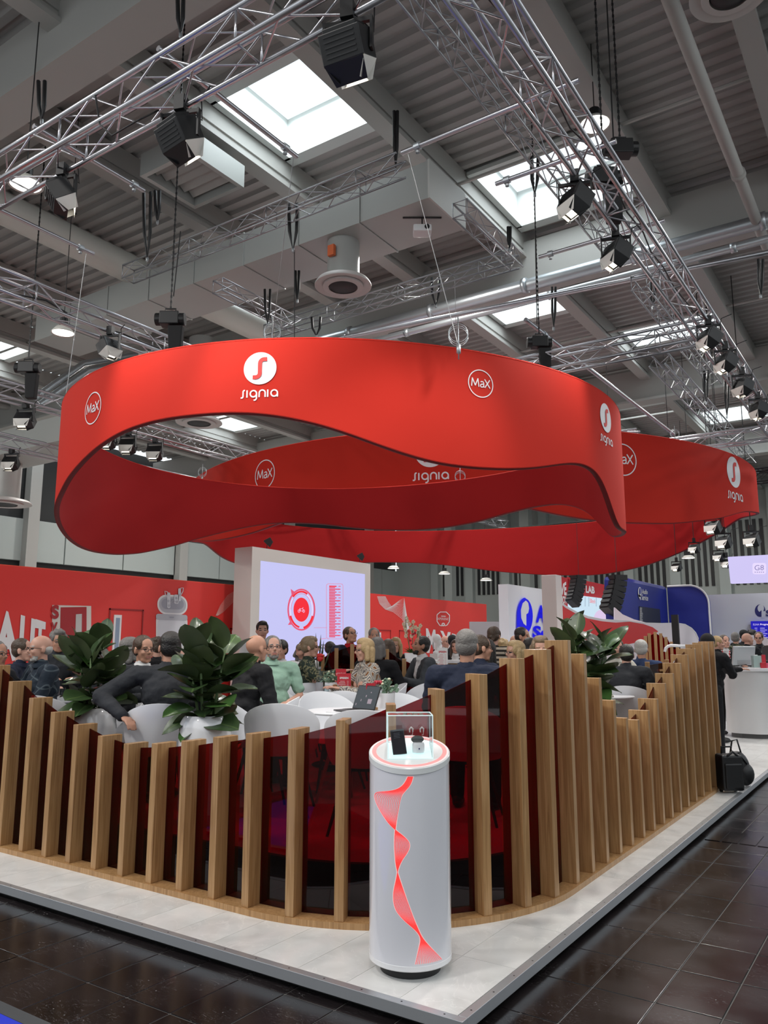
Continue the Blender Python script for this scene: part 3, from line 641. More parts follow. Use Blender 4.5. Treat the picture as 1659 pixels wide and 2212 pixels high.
# power cables lying on the trusses
def cable(label, pts, r=.008):
    o = MB().tube(pts, r, 6).build('power_cable', BLACK, smooth=True); tag(o, label, 'cable')
cable('black cable running along inside the right truss', [(-2.1 + rnd.uniform(-.05, .05), 3.6 + k * .5, 6.05 + rnd.uniform(0, .1)) for k in range(22)], .009)
cable('black cable running along inside the left truss', [(-9.2 + rnd.uniform(-.05, .05), 3.6 + k * .4, 6.05 + rnd.uniform(0, .1)) for k in range(20)], .012)
cable('black cable sagging from the front truss', [(-5.4, 3.6, 6.3), (-5.3, 3.6, 5.95), (-5.15, 3.62, 5.8), (-4.95, 3.7, 5.9), (-4.8, 3.8, 6.0)])
# ================================================================== SUSPENDED RINGS
def cylhit(x, y, c, r, far):
    d = ray(x, y); a = d.x ** 2 + d.y ** 2; b = -2 * (d.x * c[0] + d.y * c[1]); k = c[0] ** 2 + c[1] ** 2 - r * r
    D = max(b * b - 4 * a * k, 0); t = (-b + (1 if far else -1) * math.sqrt(D)) / 2 / a
    p = E0 + d * t; return math.atan2(p.y - c[1], p.x - c[0]), p.z
LET = {  # monoline letters, unit x-height 1: (strokes, advance)
 's': ([[(0, 0), (.12, 0)] + arc(.14, .18, .18, -90, 0, 6) + [(.32, .5)] + arc(.5, .82, .18, 180, 90, 6) + [(.56, 1)]], .60),
 'i': ([[(0, 0), (0, 1)]], .16), 
 'g': ([arc(.45, .5, .43, 0, 360, 20), [(.88, .5), (.88, .0)] + arc(.6, -.1, .28, 0, -90, 6) + [(.5, -.38)]], .98),
 'n': ([[(0, 0), (0, .56)] + arc(.4, .56, .4, 180, 0, 12) + [(.8, 0)]], .88),
 'a': ([arc(.45, .5, .43, 0, 360, 20), [(.88, .5), (.88, 0)]], .98)}
def signia(mb, fn, cx, cy, h, w=.2, mi=0):
    word = 'signia'; gap = .26; adv = [LET[c][1] for c in word]; tot = sum(adv) + gap * 5; x = -tot / 2
    for c, a in zip(word, adv):
        for st in LET[c][0]:
            pts = []
            for (p, q), (r_, s_) in zip(st, st[1:]): pts.append((p, q))
            pts.append(st[-1]); stroke(mb, [(cx + (x + p) * h, cy + q * h) for p, q in pts], w * h, fn, mi)
        x += a + gap
def maxlogo(mb, fn, cx, cy, r, mi=0):
    stroke(mb, [(cx + p, cy + q) for p, q in arc(0, 0, r, 0, 360, 40)[:-1]], r * .07, fn, mi, closed=True)
    h = r * .62; y = cy - h * .42; w = h * .13
    L = lambda pts, ox: stroke(mb, [(cx + (ox + a) * h, y + b * h) for a, b in pts], w, fn, mi)
    [L(s_, -1.22) for s_ in ([(0, 0), (.12, 1)], [(.10, 1), (.49, .12)], [(.47, .12), (.86, 1)], [(.84, 1), (.96, 0)])]
    L([(.08, .6), (.2, .68), (.38, .68), (.48, .55), (.48, 0)], -.1); L([(.48, .38), (.25, .38), (.08, .3), (.04, .16), (.12, .03), (.3, .02), (.48, .16)], -.1)
    L([(0, 0), (.7, 1)], .52); L([(0, 1), (.7, 0)], .52)
def fit_shape(c, r, Z, pts, order=3):
    P = [atz(x, y, Z) for x, y in pts]; th = np.array([math.atan2(p.y - c[1], p.x - c[0]) for p in P]); rr_ = np.array([math.hypot(p.x - c[0], p.y - c[1]) for p in P]) - r
    B = lambda t: np.stack([np.ones_like(t)] + [f(k * t) for k in range(1, order + 1) for f in (np.cos, np.sin)], -1)
    A = B(th); co = np.linalg.solve(A.T @ A + .02 * np.eye(A.shape[1]), A.T @ rr_); return lambda t: r + float(B(np.array([t]))[0] @ co)
def shapehit(x, y, c, r, far, rf):
    t, z = cylhit(x, y, c, r, far)
    for _ in range(6): t, z = cylhit(x, y, c, rf(t), far)
    return t, z
def ring(label, c, r, Z, near, far, logos, thick=.055, tops=None):
    rf = fit_shape(c, r, Z, tops)
    pr = sorted([shapehit(x, y, c, r, False, rf) for x, y in near] + [shapehit(x, y, c, r, True, rf) for x, y in far])
    th = np.array([p[0] for p in pr]); zz = np.array([p[1] for p in pr]); tt = np.concatenate([th - 2 * math.pi, th, th + 2 * math.pi]); z3 = np.concatenate([zz] * 3)
    N = 360; g = np.linspace(-math.pi, math.pi, N, endpoint=False); zb = np.interp(g, tt, z3)
    for _ in range(12): zb = (np.roll(zb, 1) + 2 * zb + np.roll(zb, -1)) / 4
    root = empty('suspended_ring', (c[0], c[1], Z)); tag(root, label, 'hanging banner')
    K = 6
    gr = [rf(t) for t in g]
    def skin(do, flip):
        v = []; f = []
        for i, t in enumerate(g):
            for k in range(K + 1):
                z = Z + (zb[i] - Z) * k / K; rr = gr[i] - do; v.append((rr * math.cos(t), rr * math.sin(t), z - Z))
        for i in range(N):
            j = (i + 1) % N
            for k in range(K):
                q = (i * (K + 1) + k, i * (K + 1) + k + 1, j * (K + 1) + k + 1, j * (K + 1) + k); f.append(q if not flip else q[::-1])
        return MB().add(v, f)
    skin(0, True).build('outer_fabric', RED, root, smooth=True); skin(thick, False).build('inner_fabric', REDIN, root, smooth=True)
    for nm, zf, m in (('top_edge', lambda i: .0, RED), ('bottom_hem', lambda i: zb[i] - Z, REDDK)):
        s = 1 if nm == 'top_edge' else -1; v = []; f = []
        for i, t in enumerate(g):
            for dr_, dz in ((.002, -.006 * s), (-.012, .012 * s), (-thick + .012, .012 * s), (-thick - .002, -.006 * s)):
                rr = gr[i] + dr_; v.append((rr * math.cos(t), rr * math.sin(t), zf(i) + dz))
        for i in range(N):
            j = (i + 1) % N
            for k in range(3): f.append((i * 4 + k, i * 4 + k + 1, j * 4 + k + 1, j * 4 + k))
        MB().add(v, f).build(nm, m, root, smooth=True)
    for kind, x, y, sz in logos:
        t0, z0 = shapehit(x, y, c, r, False, rf)
        fn = lambda u, v, t0=t0, z0=z0: ((rf(t0 + u / r) + .006) * math.cos(t0 + u / r), (rf(t0 + u / r) + .006) * math.sin(t0 + u / r), z0 - Z + v)
        fn2 = lambda u, v, t0=t0, z0=z0: ((rf(t0 + u / r) + .009) * math.cos(t0 + u / r), (rf(t0 + u / r) + .009) * math.sin(t0 + u / r), z0 - Z + v)
        mb = MB()
        if kind == 'max': maxlogo(mb, fn, 0, 0, sz); mb.build('circled_logo', PRINT, root)
        else:
            fill(mb, arc(0, 0, sz, 0, 360, 48)[:-1], fn); h = sz
            S_ = [(-.43 * h, -.55 * h), (-.25 * h, -.55 * h)] + arc(-.25 * h, -.3 * h, .25 * h, -90, 0, 8) + [(0, 0)] + arc(.25 * h, .3 * h, .25 * h, 180, 90, 8) + [(.43 * h, .55 * h)]
            stroke(mb, S_, h * .25, fn2, 1)
            mb.build('emblem', [PRINT, REDP], root)
            mb = MB(); signia(mb, fn, 0, -sz * 1.78, sz * .45); mb.build('lettering', PRINT, root)
    return root, g, zb
C1, R1, Z1 = (-6.381, 8.297), 3.575, 4.45
near1 = [(131, 1062), (140, 1040), (165, 1008), (205, 968), (260, 932), (330, 908), (420, 895), (500, 890), (560, 892), (620, 900), (700, 918), (760, 938), (830, 965), (900, 988), (960, 1003), (1030, 1010), (1100, 1013), (1160, 1010), (1210, 1002), (1240, 998), (1270, 1004), (1295, 1022), (1312, 1060), (1325, 1110), (1333, 1140)]
far1 = [(143, 1163), (170, 1182), (200, 1192), (250, 1198), (300, 1195), (370, 1180), (430, 1162), (500, 1145), (560, 1133), (620, 1128), (700, 1132), (760, 1140), (830, 1145), (900, 1145), (960, 1140), (1030, 1128), (1100, 1108), (1150, 1096), (1200, 1088), (1240, 1091), (1275, 1104), (1300, 1130), (1318, 1152), (1330, 1161)]
ring('large front red fabric ring with wavy lower edge, hanging over the lounge', C1, R1, Z1, near1, far1,
     [('max', 201, 882, .165), ('sig', 562, 796, .155), ('max', 1038, 829, .135), ('sig', 1308, 903, .165)], tops=[(130, 855), (150, 838), (200, 808), (300, 772), (400, 749), (500, 737), (600, 731), (700, 730), (800, 732), (900, 740), (1000, 753), (1100, 773), (1200, 803), (1300, 846), (1336, 880), (205, 967), (260, 990), (330, 1015), (420, 1033), (560, 1053), (700, 1057), (850, 1052), (1000, 1038), (1100, 1020), (1160, 1010)])
k2 = 1.42
C2, R2, Z2 = (-6.884 * k2, 12.915 * k2), 4.777 * k2, EYE + 2.8 * k2
near2 = [(428, 1167), (450, 1169), (480, 1165), (500, 1161), (550, 1150), (600, 1130), (700, 1105), (850, 1085), (1000, 1080), (1100, 1088), (1154, 1100), (1220, 1115), (1294, 1125), (1344, 1129), (1454, 1131), (1554, 1120), (1605, 1104)]
far2 = [(440, 1172), (455, 1185), (470, 1200), (500, 1215), (527, 1222), (600, 1226), (700, 1220), (805, 1214), (904, 1215), (979, 1222), (1079, 1235), (1179, 1242), (1279, 1243), (1329, 1237), (1404, 1220), (1479, 1190), (1554, 1150), (1600, 1118)]
ring('larger rear red fabric ring hanging behind the front one at right', C2, R2, Z2, near2, far2,
     [('max', 572, 1025, .30), ('sig', 930, 975, .30), ('max', 1345, 993, .30), ('sig', 1585, 1020, .33)], .07, tops=[(445, 1015), (500, 995), (600, 968), (700, 948), (745, 940), (1000, 922), (1200, 925), (1340, 933), (1400, 940), (1500, 957), (1560, 972), (1600, 987), (1617, 1003), (829, 1148), (979, 1147), (1129, 1140), (1294, 1127)])
def coil(label, x, y, D):
    p = atd(x, y, D); mb = MB()
    for k in range(3): mb.tube([p + rt * .09 * math.cos(t * .35 + k) + Vector((0, 0, .09 * math.sin(t * .35 + k) + .02 * k)) for t in range(19)], .004, 5)
    mb.tube([p + Vector((0, 0, -.22)), p + Vector((0, 0, .2))], .006, 6)
    mb.lathe([(.0, -.05), (.022, -.04), (.022, .04), (0, .05)], 8, c=p + Vector((0, 0, -.12)))
    tag(mb.build('wire_coil', GALV, smooth=True), label, 'cable')
coil('coiled steel wire with shackle on the front ring top, left of centre', 588, 722, 8.3)
coil('coiled steel wire with shackle on the front ring top, right of centre', 990, 728, 7)
coil('small wire coil on the rear part of the front ring', 994, 1032, 13.6)
coil('small wire coil at the left tip of the rear ring', 437, 1022, 17)
coil('small wire coil on the top of the rear ring at right', 1458, 940, 17)
# ================================================================== STAND WALLS
WX = -13.5
def pX(x, y, X=WX): return atX(x, y, X)
def bil(p00, p10, p11, p01):        # bilinear map from unit square to 3D corners
    a, b, c, d = map(Vector, (p00, p10, p11, p01))
    return lambda u, v: (a * (1 - u) + b * u) * (1 - v) + (d * (1 - u) + c * u) * v
def strands(mb, A, B, n, w, fn, mi=0):
    for k in range(n):
        t = k / (n - 1); stroke(mb, [(a[0] * (1 - t) + b[0] * t, a[1] * (1 - t) + b[1] * t) for a, b in zip(A, B)], w, fn, mi)
LW = empty('exhibition_wall'); tag(LW, 'long red exhibition wall at left with giant white letters and a charging case print', 'wall')
zt = 3.07
MB().box((WX - .15, 3.0, PZ), (WX, 14.6, zt)).build('panel', REDWALL, LW)
MB().box((WX - .15, 3.0, zt), (WX + .002, 14.6, zt + .015)).build('top_edge', mat('orange_red', (.75, .09, .05), .5), LW)
fx = lambda off: (lambda x, y: pX(x, y, WX + off))
mb = MB()
def bigtext(mb, t, c, X, mi=0, bold=.03):
    q = [atX(x, y, X) for x, y in c]; f = bil(*q)
    v, fa, a = text2d(t, bold); mb.add([f(*p) for p in v], fa, mi)
bigtext(mb, 'A', [(-18, 1440), (41, 1424), (29, 1328), (3, 1313)], WX + .012, bold=.05)
bigtext(mb, 'U', [(39, 1424), (72, 1414), (77, 1338), (45, 1328)], WX + .012, bold=.05)
bigtext(mb, 'T', [(72, 1412), (96, 1406), (99, 1344), (77, 1337)], WX + .012, bold=.06)
mb.build('giant_lettering', WHITE, LW)
# open door niche with corridor print
mb = MB(); q = [pX(112, 1420, WX + .006), pX(197, 1412, WX + .006), pX(197, 1309, WX + .006), pX(113, 1307, WX + .006)]; mb.add(q, [(0, 1, 2, 3)]); dn = mb.build('door_opening', mat('cream_wall', (.62, .60, .55), .6), LW)
mb = MB(); q = [pX(129, 1420, WX + .01), pX(187, 1412, WX + .01), pX(187, 1311, WX + .01), pX(131, 1312, WX + .01)]; mb.add(q, [(0, 1, 2, 3)]); mb.build('inner_red_panel', mat('maroon_panel', (.34, .02, .025), .6), LW)
mb = MB(); q = [pX(162, 1400, WX + .014), pX(176, 1400, WX + .014), pX(177, 1326, WX + .014), pX(164, 1327, WX + .014)]; mb.add(q, [(0, 1, 2, 3)]); mb.build('door_window', mat('pale_grey', (.5, .5, .48), .4), LW)
mb = MB(); bigtext(mb, 'S', [(111, 1337), (127, 1337), (128, 1306), (111, 1308)], WX + .02, bold=.05); bigtext(mb, 'X', [(109, 1380), (123, 1378), (125, 1344), (110, 1344)], WX + .02, bold=.05); mb.build('corridor_lettering', mat('maroon_panel'), LW)
def doorleaf(X, x0, x1, yt0, yt1, par, win=None):
    a, b = atX(x0, yt0, X), atX(x1, yt1, X); g = MB(); z1 = (a.z + b.z) / 2
    for p, q in (((X, a.y, PZ), (X + .012, a.y + .03, z1)), ((X, b.y - .03, PZ), (X + .012, b.y, z1)), ((X, a.y, z1 - .03), (X + .012, b.y, z1))): g.box(p, q)
    g.build('door_frame', mat('door_gap', (.28, .012, .012), .6), par)
    if win:
        w0, w1 = atX(win[0], win[1], X), atX(win[2], win[3], X)
        MB().box((X, w0.y, w1.z - 1.3), (X + .02, w1.y, w0.z)).build('window_frame', WHITE, par); MB().box((X + .018, w0.y + .04, w1.z - 1.25), (X + .022, w1.y - .04, w0.z - .06)).build('door_window', mat('pane_blue', (.25, .32, .42), .2), par)
doorleaf(WX, 236, 310, 1313, 1318, LW, (246, 1328, 262, 1329))
doorleaf(WX, 497, 532, 1356, 1358, LW, (501, 1362, 508, 1363))
# charging case artwork
def blob(mb, x0, y0, x1, y1, r, X, mi=0, yo=0):
    pts = []
    for cx_, cy_, a0 in ((x1 - r, y0 + r, -90), (x1 - r, y1 - r, 0), (x0 + r, y1 - r, 90), (x0 + r, y0 + r, 180)): pts += arc(cx_, cy_, r, a0, a0 + 90, 8)
    fill(mb, pts, lambda u, v: atX(u, v + (u - 371) * .04 + yo, X), mi)
G1 = mat('art_grey', (.42, .43, .47), .5); G2 = mat('art_light', (.60, .62, .66), .5); G3 = mat('art_mid', (.30, .31, .36), .5)
mb = MB()
blob(mb, 337, 1328, 405, 1450, 14, WX + .006, 1); blob(mb, 340, 1337, 402, 1446, 12, WX + .009, 3)
blob(mb, 337, 1327, 405, 1340, 5, WX + .012, 0); blob(mb, 340, 1285, 405, 1328, 20, WX + .006, 1); blob(mb, 344, 1289, 402, 1324, 17, WX + .009, 0); blob(mb, 349, 1293, 397, 1316, 11, WX + .012, 2)
blob(mb, 366, 1332, 376, 1335, 1, WX + .016, 2)
for x0, y0, x1, y1 in ((361, 1280, 368, 1314), (376, 1284, 386, 1304), (385, 1270, 391, 1298)): blob(mb, x0, y0, x1, y1, 3, WX + .016, 3)
stroke(mb, [(361, 1290), (357, 1283), (356, 1277), (361, 1278), (365, 1285)], 1.6, fx(.02), 3); stroke(mb, [(388, 1290), (395, 1278), (396, 1270), (391, 1270), (388, 1280)], 1.6, fx(.02), 3)
for x, y in ((364, 1298), (365, 1308), (381, 1292), (382, 1300), (388, 1285)): stroke(mb, arc(x, y, 1.8, 0, 360, 10)[:-1], 1, fx(.022), 2, True)
stroke(mb, [(368, 1303), (374, 1296), (379, 1300)], 1.2, fx(.022), 0)
mb.build('charging_case_print', [G1, WHITE, G3, G2], LW)
mb = MB(); strands(mb, [(466, 1330), (476, 1308), (492, 1286), (510, 1275), (538, 1266)], [(470, 1330), (482, 1322), (500, 1304), (518, 1284), (538, 1266)], 11, .5, fx(.008)); mb.build('line_wave_print', mat('pale_pink', (.75, .45, .40), .6), LW)
# right red wall
RX = -13.3
RW = empty('exhibition_wall'); tag(RW, 'red exhibition wall right of the big screen with line wave print', 'wall')
MB().box((RX - .15, 18.0, PZ), (RX, 26.5, 3.17)).build('panel', REDWALL, RW)
fr = lambda off: (lambda x, y: atX(x, y, RX + off))
mb = MB()
strands(mb, [(815, 1288), (820, 1304), (832, 1316), (850, 1322), (868, 1336), (876, 1350), (879, 1362)], [(832, 1288), (838, 1300), (846, 1310), (862, 1298), (873, 1292), (877, 1320), (884, 1358)], 14, .55, fr(.008)); mb.build('line_wave_print', WHITE, RW)
mb = MB(); stroke(mb, [(944, 1328), (951, 1322), (964, 1322), (971, 1329), (971, 1342)], 1.8, fr(.01)); stroke(mb, [(944, 1328), (944, 1342), (950, 1351), (955, 1352)], 1.8, fr(.01)); stroke(mb, [(961, 1352), (966, 1350), (971, 1342)], 1.8, fr(.01))
stroke(mb, arc(957.5, 1349, 2.6, 0, 360, 14)[:-1], 2.4, fr(.01), closed=True)
q = lambda t, c, b=.0, mi=0: bigtext(mb, t, c, RX + .011, mi, b)
q('EXPERIENCE', [(943, 1339), (972, 1340), (972, 1335), (943, 1334)]); q('SIGNIA', [(953, 1332.5), (963, 1332.8), (963, 1330), (953, 1329.6)], .03)
q('MaX', [(922, 1411), (981, 1412), (974, 1366), (920, 1357)], .045); q('IM', [(983, 1412), (1020, 1412), (1017, 1379), (976, 1368)], .045); mb.build('lettering', WHITE, RW)
doorleaf(RX, 813, 844, 1360, 1361, RW, (817, 1366, 822, 1367)); doorleaf(RX, 862, 884, 1361, 1362, RW)
# giant screen box
SX = -12.6
SB = empty('video_wall'); tag(SB, 'big cream framed video wall showing a red dial and a bar column', 'screen')
y0, y1 = atX(545, 1182, SX).y, atX(800, 1217, SX).y; zs = (atX(545, 1182, SX).z + atX(800, 1217, SX).z) / 2
CRM = mat('cream_frame', (.60, .58, .54), .5)
MB().box((SX - .55, y0, PZ), (SX, y1, zs)).build('housing', CRM, SB)
ya, yb = atX(563, 1208, SX).y, atX(788, 1243, SX).y; za = (atX(563, 1208, SX).z + atX(788, 1243, SX).z) / 2
LED = mat('led_screen', (0, 0, 0), .4, emit=(.60, .60, .98), es=.92); LEDR = mat('led_red', (0, 0, 0), .4, emit=(.95, .015, .03), es=.95); LEDP = mat('led_pink', (0, 0, 0), .4, emit=(.85, .10, .20), es=.9); LEDW = mat('led_white', (0, 0, 0), .4, emit=(.8, .7, 1), es=1)
LEDD = mat('led_dark', (0, 0, 0), .4, emit=(.12, .12, .22), es=1)
MB().box((SX, ya, .6), (SX + .006, yb, za)).build('display', LED, SB)
fs = lambda o: (lambda x, y: atX(x, y, SX + .008 + o))
mb = MB(); c = (651, 1317)
E_ = lambda r, a0=0, a1=360, n=40: arc(c[0], c[1], r, a0, a1, n, r * 1.53)
stroke(mb, E_(28.5)[:-1], 3.4, fs(0), 0, True); stroke(mb, E_(24, 140, 220, 16), 2.4, fs(.002), 2); stroke(mb, E_(24, -60, 20, 16), 2.4, fs(.002), 2)
stroke(mb, E_(25.5, 225, 300, 12), 4, fs(.004), 1); stroke(mb, E_(26, 20, 80, 12), 4.5, fs(.004), 1); stroke(mb, E_(25, 100, 160, 12), 4, fs(.004), 1); stroke(mb, E_(22.5, 180, 330, 20), .8, fs(.004), 0)
fill(mb, E_(17)[:-1], fs(.002), 1)
fill(mb, [(628, 1272), (637, 1279), (630, 1286)], fs(0), 0); fill(mb, [(626, 1343), (622, 1350), (634, 1349)], fs(0), 0)
for a in (-1, 1): stroke(mb, arc(651 + a * 5, 1320, 2.1, 0, 360, 12, 3)[:-1], .8, fs(.006), 2, True)
stroke(mb, [(646, 1320), (649, 1315), (654, 1315), (656, 1320), (650, 1320), (647, 1314)], .8, fs(.006), 2); stroke(mb, [(655, 1312), (653, 1315)], .8, fs(.006), 2)
mb.build('dial_graphic', [LEDP, LEDR, LEDW], SB)
mb = MB(); yf = lambda x: (x - 723) * .03
def rr(x0, y0_, x1, y1_, r):
    pts = []
    for cx_, cy_, a0 in ((x1 - r, y0_ + r, -90), (x1 - r, y1_ - r, 0), (x0 + r, y1_ - r, 90), (x0 + r, y0_ + r, 180)): pts += arc(cx_, cy_, r, a0, a0 + 90, 6)
    return pts
stroke(mb, rr(705, 1261, 741, 1380, 5), .6, fs(0), 1, True)
for k in range(18):
    y = 1265 + k * 6.25; w_ = 13 + 7 * (k % 2); fill(mb, [(711, y), (711 + w_ + 3, y + .4), (711 + w_ + 3, y + 2.8), (711, y + 2.6)], fs(.002), 0 if k else 2); fill(mb, [(711, y + 3), (711 + 13, y + 3.2), (711 + 13, y + 5.6), (711, y + 5.4)], fs(.002), 0)
    fill(mb, [(731, y + 1), (736, y + 1), (736, y + 2.2), (731, y + 2.2)], fs(.002), 1)
stroke(mb, [(678, 1356), (706, 1356)], .6, fs(0), 0); stroke(mb, [(690, 1383), (695, 1380), (705, 1379)], .6, fs(0), 1)
fill(mb, [(690, 1392), (704, 1392), (704, 1401), (690, 1401)], fs(0), 3)
v, f, a = text2d('DOX.', .03); g = bil(*[fs(.003)(*p) for p in ((692, 1399), (702.5, 1399), (702.5, 1394), (692, 1394))]); mb.add([g(*p) for p in v], f, 4)
mb.build('bar_graphic', [LEDP, LEDR, LEDR, LEDD, LEDW], SB)
def antenna(label, x, y):
    p = atX(x, y + 16, SX - .2); o = empty('antenna', (p.x, p.y, zs), R(60)); tag(o, label, 'antenna'); o.scale = (.72,) * 3
    MB().prism([(-.12, .0), (.1, -.18), (.2, 0), (.1, .16), (-.12, .04)], .02, Matrix.Translation((0, 0, .28)) @ Matrix.Rotation(R(90), 4, 'X')).build('paddle', BLACKM, o, bevel=.004)
    MB().tube([(0, 0, 0), (0, 0, .2)], .012, 8).box((-.05, -.05, 0), (.05, .05, .01)).build('stand', BLACKM, o)
antenna('black paddle antenna on the left of the video wall top', 577, 1158); antenna('black paddle antenna on the right of the video wall top', 777, 1190)
# white audio panel -------------------------------------------------
AX = -8.0
AW = empty('exhibition_wall'); tag(AW, 'white exhibition wall with large blue ear emblem, right of the red wall', 'wall')
y0, y1, z1 = atX(1097, 1263, AX).y, atX(1182, 1273, AX).y + .6, atX(1140, 1268, AX).z
MB().box((AX - .25, y0, PZ), (AX, y1, z1)).build('panel', mat('cool_white', (.70, .73, .76), .5), AW)
fa = lambda o: (lambda x, y: atX(x, y, AX + o)); BLUE = mat('vivid_blue', (.004, .004, .72), .4, emit=(.004, .004, .8), es=.25)
def ear(mb, fn, cx, cy, w, h, mi=0, holem=1):
    # solid bowl with leaf-shaped cut-out
    fill(mb, arc(cx, cy, w, 0, 360, 36, h)[:-1], fn, mi); fill(mb, [(cx - w * .98, cy), (cx - w * .2, cy + h * .9), (cx + w * .35, cy + h), (cx + w * .35, cy + h * 1.9), (cx - w * .2, cy + h * 1.8), (cx - w * .95, cy + h * 1.7)], fn, mi)
mb = MB(); o1 = fa(.03); o0 = fa(.002)
def solid(mb, poly, fn0, fn1, mi=0):
    n = len(poly); mb.add([fn0(*p) for p in poly] + [fn1(*p) for p in poly], [tuple(range(n, 2 * n))] + [(i, (i + 1) % n, (i + 1) % n + n, i + n) for i in range(n)], mi)
L1 = arc(1134, 1331, 17, 90, 270, 18, 40) + arc(1134, 1331, 17, 270, 450, 18, 38)[1:-1]
inner_ = [(1136, 1297), (1129, 1303), (1125, 1318), (1126, 1335), (1131, 1347), (1137, 1352), (1137, 1327), (1141, 1324), (1143, 1314), (1141, 1302)]
solid(mb, L1, o0, o1, 0)
solid(mb, [(1117, 1335), (1124, 1355), (1137, 1368), (1141, 1372), (1141, 1384), (1118, 1400), (1116, 1372)], o0, o1, 0)
fill(mb, inner_, fa(.033), 1)
mb.build('emblem', [BLUE, mat('cool_white')], AW)
mb = MB(); 
for t, c in (('Au', [(1158, 1345), (1188, 1347), (1187, 1310), (1160, 1306)]), ('Se', [(1150, 1378), (1186, 1380), (1186, 1354), (1152, 1351)])):
    for off in (.01, .03): bigtext(mb, t, c, AX + off, 0, .04)
mb.build('lettering', BLUE, AW)
# cream pillar
p = atd(1193, 1300, 13.6); zp = atd(1193, 1243, 13.6).z
tag(MB().box((-.13, -.13, PZ), (.13, .13, zp)).build('pillar', mat('pinkish_white', (.68, .60, .58), .5), loc=(p.x, p.y, 0), bevel=.01), 'slim pinkish white pillar rising to the rear ring', 'pillar')
# swooping white and red partition
pa, pb = atd(1203, 1395, 14.0), atd(1512, 1395, 20.0); dr = (pb - pa).normalized(); nrm = Vector((dr.y, -dr.x, 0)).normalized()
def onpl(x, y, off=0):
    d = ray(x, y); n = nrm; o = pa + n * off; t = (o - E0).dot(n) / d.dot(n); return E0 + d * t
SW = empty('curved_partition'); tag(SW, 'swooping white partition with a red wave, behind the right slats', 'partition')
top = [(1206, 1297), (1222, 1309), (1245, 1322), (1270, 1332), (1300, 1338), (1330, 1340), (1360, 1342), (1395, 1346), (1430, 1347), (1460, 1346), (1480, 1349), (1494, 1357), (1503, 1367), (1509, 1380)]
def wallstrip(mb, tops, zb, o0, o1, mi=0):
    v = []; n = len(tops)
    for o in (o0, o1):
        for x, y in tops: v.append(onpl(x, y, o))
        for x, y in tops: p = onpl(x, y, o); v.append(Vector((p.x, p.y, zb)))
    f = []
    for i in range(n - 1): f += [(i, i + 1, n + i + 1, n + i), (2 * n + i + 1, 2 * n + i, 3 * n + i, 3 * n + i + 1), (i, 2 * n + i, 2 * n + i + 1, i + 1)]
    f += [(0, n, 3 * n, 2 * n), (n - 1, 3 * n - 1, 4 * n - 1, 2 * n - 1)]; mb.add(v, f, mi)
mb = MB(); wallstrip(mb, top, PZ, 0, -.12); mb.build('panel', mat('pinkish_white2', (.74, .68, .72), .5), SW)
mb = MB(); redp = [(1207, 1301), (1222, 1313), (1245, 1326), (1270, 1336), (1300, 1342), (1330, 1345), (1360, 1343), (1390, 1348), (1410, 1355), (1422, 1364), (1405, 1376), (1380, 1387), (1350, 1393), (1300, 1392), (1250, 1385), (1225, 1371), (1208, 1352)]
fill(mb, redp, lambda u, v: onpl(u, v, .006)); mb.build('red_wave', mat('signal_red', (.60, .02, .02), .5), SW)
mb = MB(); stroke(mb, [(x, y - .4) for x, y in top], 1.6, lambda u, v: onpl(u, v, .008)); mb.build('white_edge', WHITE, SW)
tag(MB().box((-.06, -.03, 0), (.06, .03, .62)).build('display_column', BLACKM, loc=tuple(atd(1462, 1402, 15.5) - Vector((0, 0, .0)))), 'narrow black upright panel in front of the white swoop', 'panel')
tag(MB().tube([atd(1436, 1408, 14), atd(1438, 1400, 14), atd(1443, 1396, 14), atd(1450, 1394, 14), atd(1480, 1396, 14)], .025, 8).build('handrail', WHITEG, smooth=True), 'white bent tube rail above the slats at right', 'rail')
# second swoop further back
pa2, pb2 = pa, pb
SW2 = empty('curved_partition'); tag(SW2, 'white curved partition rising to the left behind the red wave', 'partition')
mb = MB(); v = [atd(x, y, 17.5) for x, y in ((1328, 1312), (1345, 1327), (1370, 1338), (1400, 1346), (1400, 1362), (1328, 1362))]; k = Vector((.3, -.5, 0)).normalized() * .1
mb.add(v + [p - k for p in v], [tuple(range(6)), tuple(range(11, 5, -1))] + [(i, (i + 1) % 6, (i + 1) % 6 + 6, i + 6) for i in range(6)]); mb.build('panel', mat('pinkish_white2'), SW2)
mb = MB(); v = [atd(x, y, 19) for x, y in ((1645, 1372), (1659, 1380), (1700, 1400), (1700, 1440), (1625, 1440), (1625, 1372))]
tag(mb.add(v + [p - k for p in v], [tuple(range(6)), tuple(range(11, 5, -1))] + [(i, (i + 1) % 6, (i + 1) % 6 + 6, i + 6) for i in range(6)]).build('curved_partition', mat('pinkish_white2')), 'white slanting partition at the right edge behind the brown vest man', 'partition')
# noise lab booth -----------------------------------------------------
NY = 23.0
def dY(x, y, Y=NY): return atY(x, y, Y)
NB = empty('exhibition_booth'); tag(NB, 'red booth with a pale video screen behind the swooping partition', 'booth')
def quadslab(pts, fn, name, m, par, back=.12, ax=Vector((0, 1, 0))):
    v = [fn(*p) for p in pts]; n = len(v); MB().add(v + [p + ax * back for p in v], [tuple(range(n))[::-1], tuple(range(n, 2 * n))] + [(i, (i + 1) % n, (i + 1) % n + n, i + n) for i in range(n)]).build(name, m, par)
SR = mat('booth_red', (.50, .03, .04), .55)
quadslab([(1224, 1400), (1330, 1400), (1330, 1268), (1224, 1246)], dY, 'back_panel', SR, NB)
a_, b_ = dY(1224, 1400), dY(1330, 1400); MB().box((a_.x, NY, PZ), (b_.x, NY + .12, a_.z + .05)).build('base', SR, NB)
d2 = lambda x, y: atY(x, y, NY - .1)
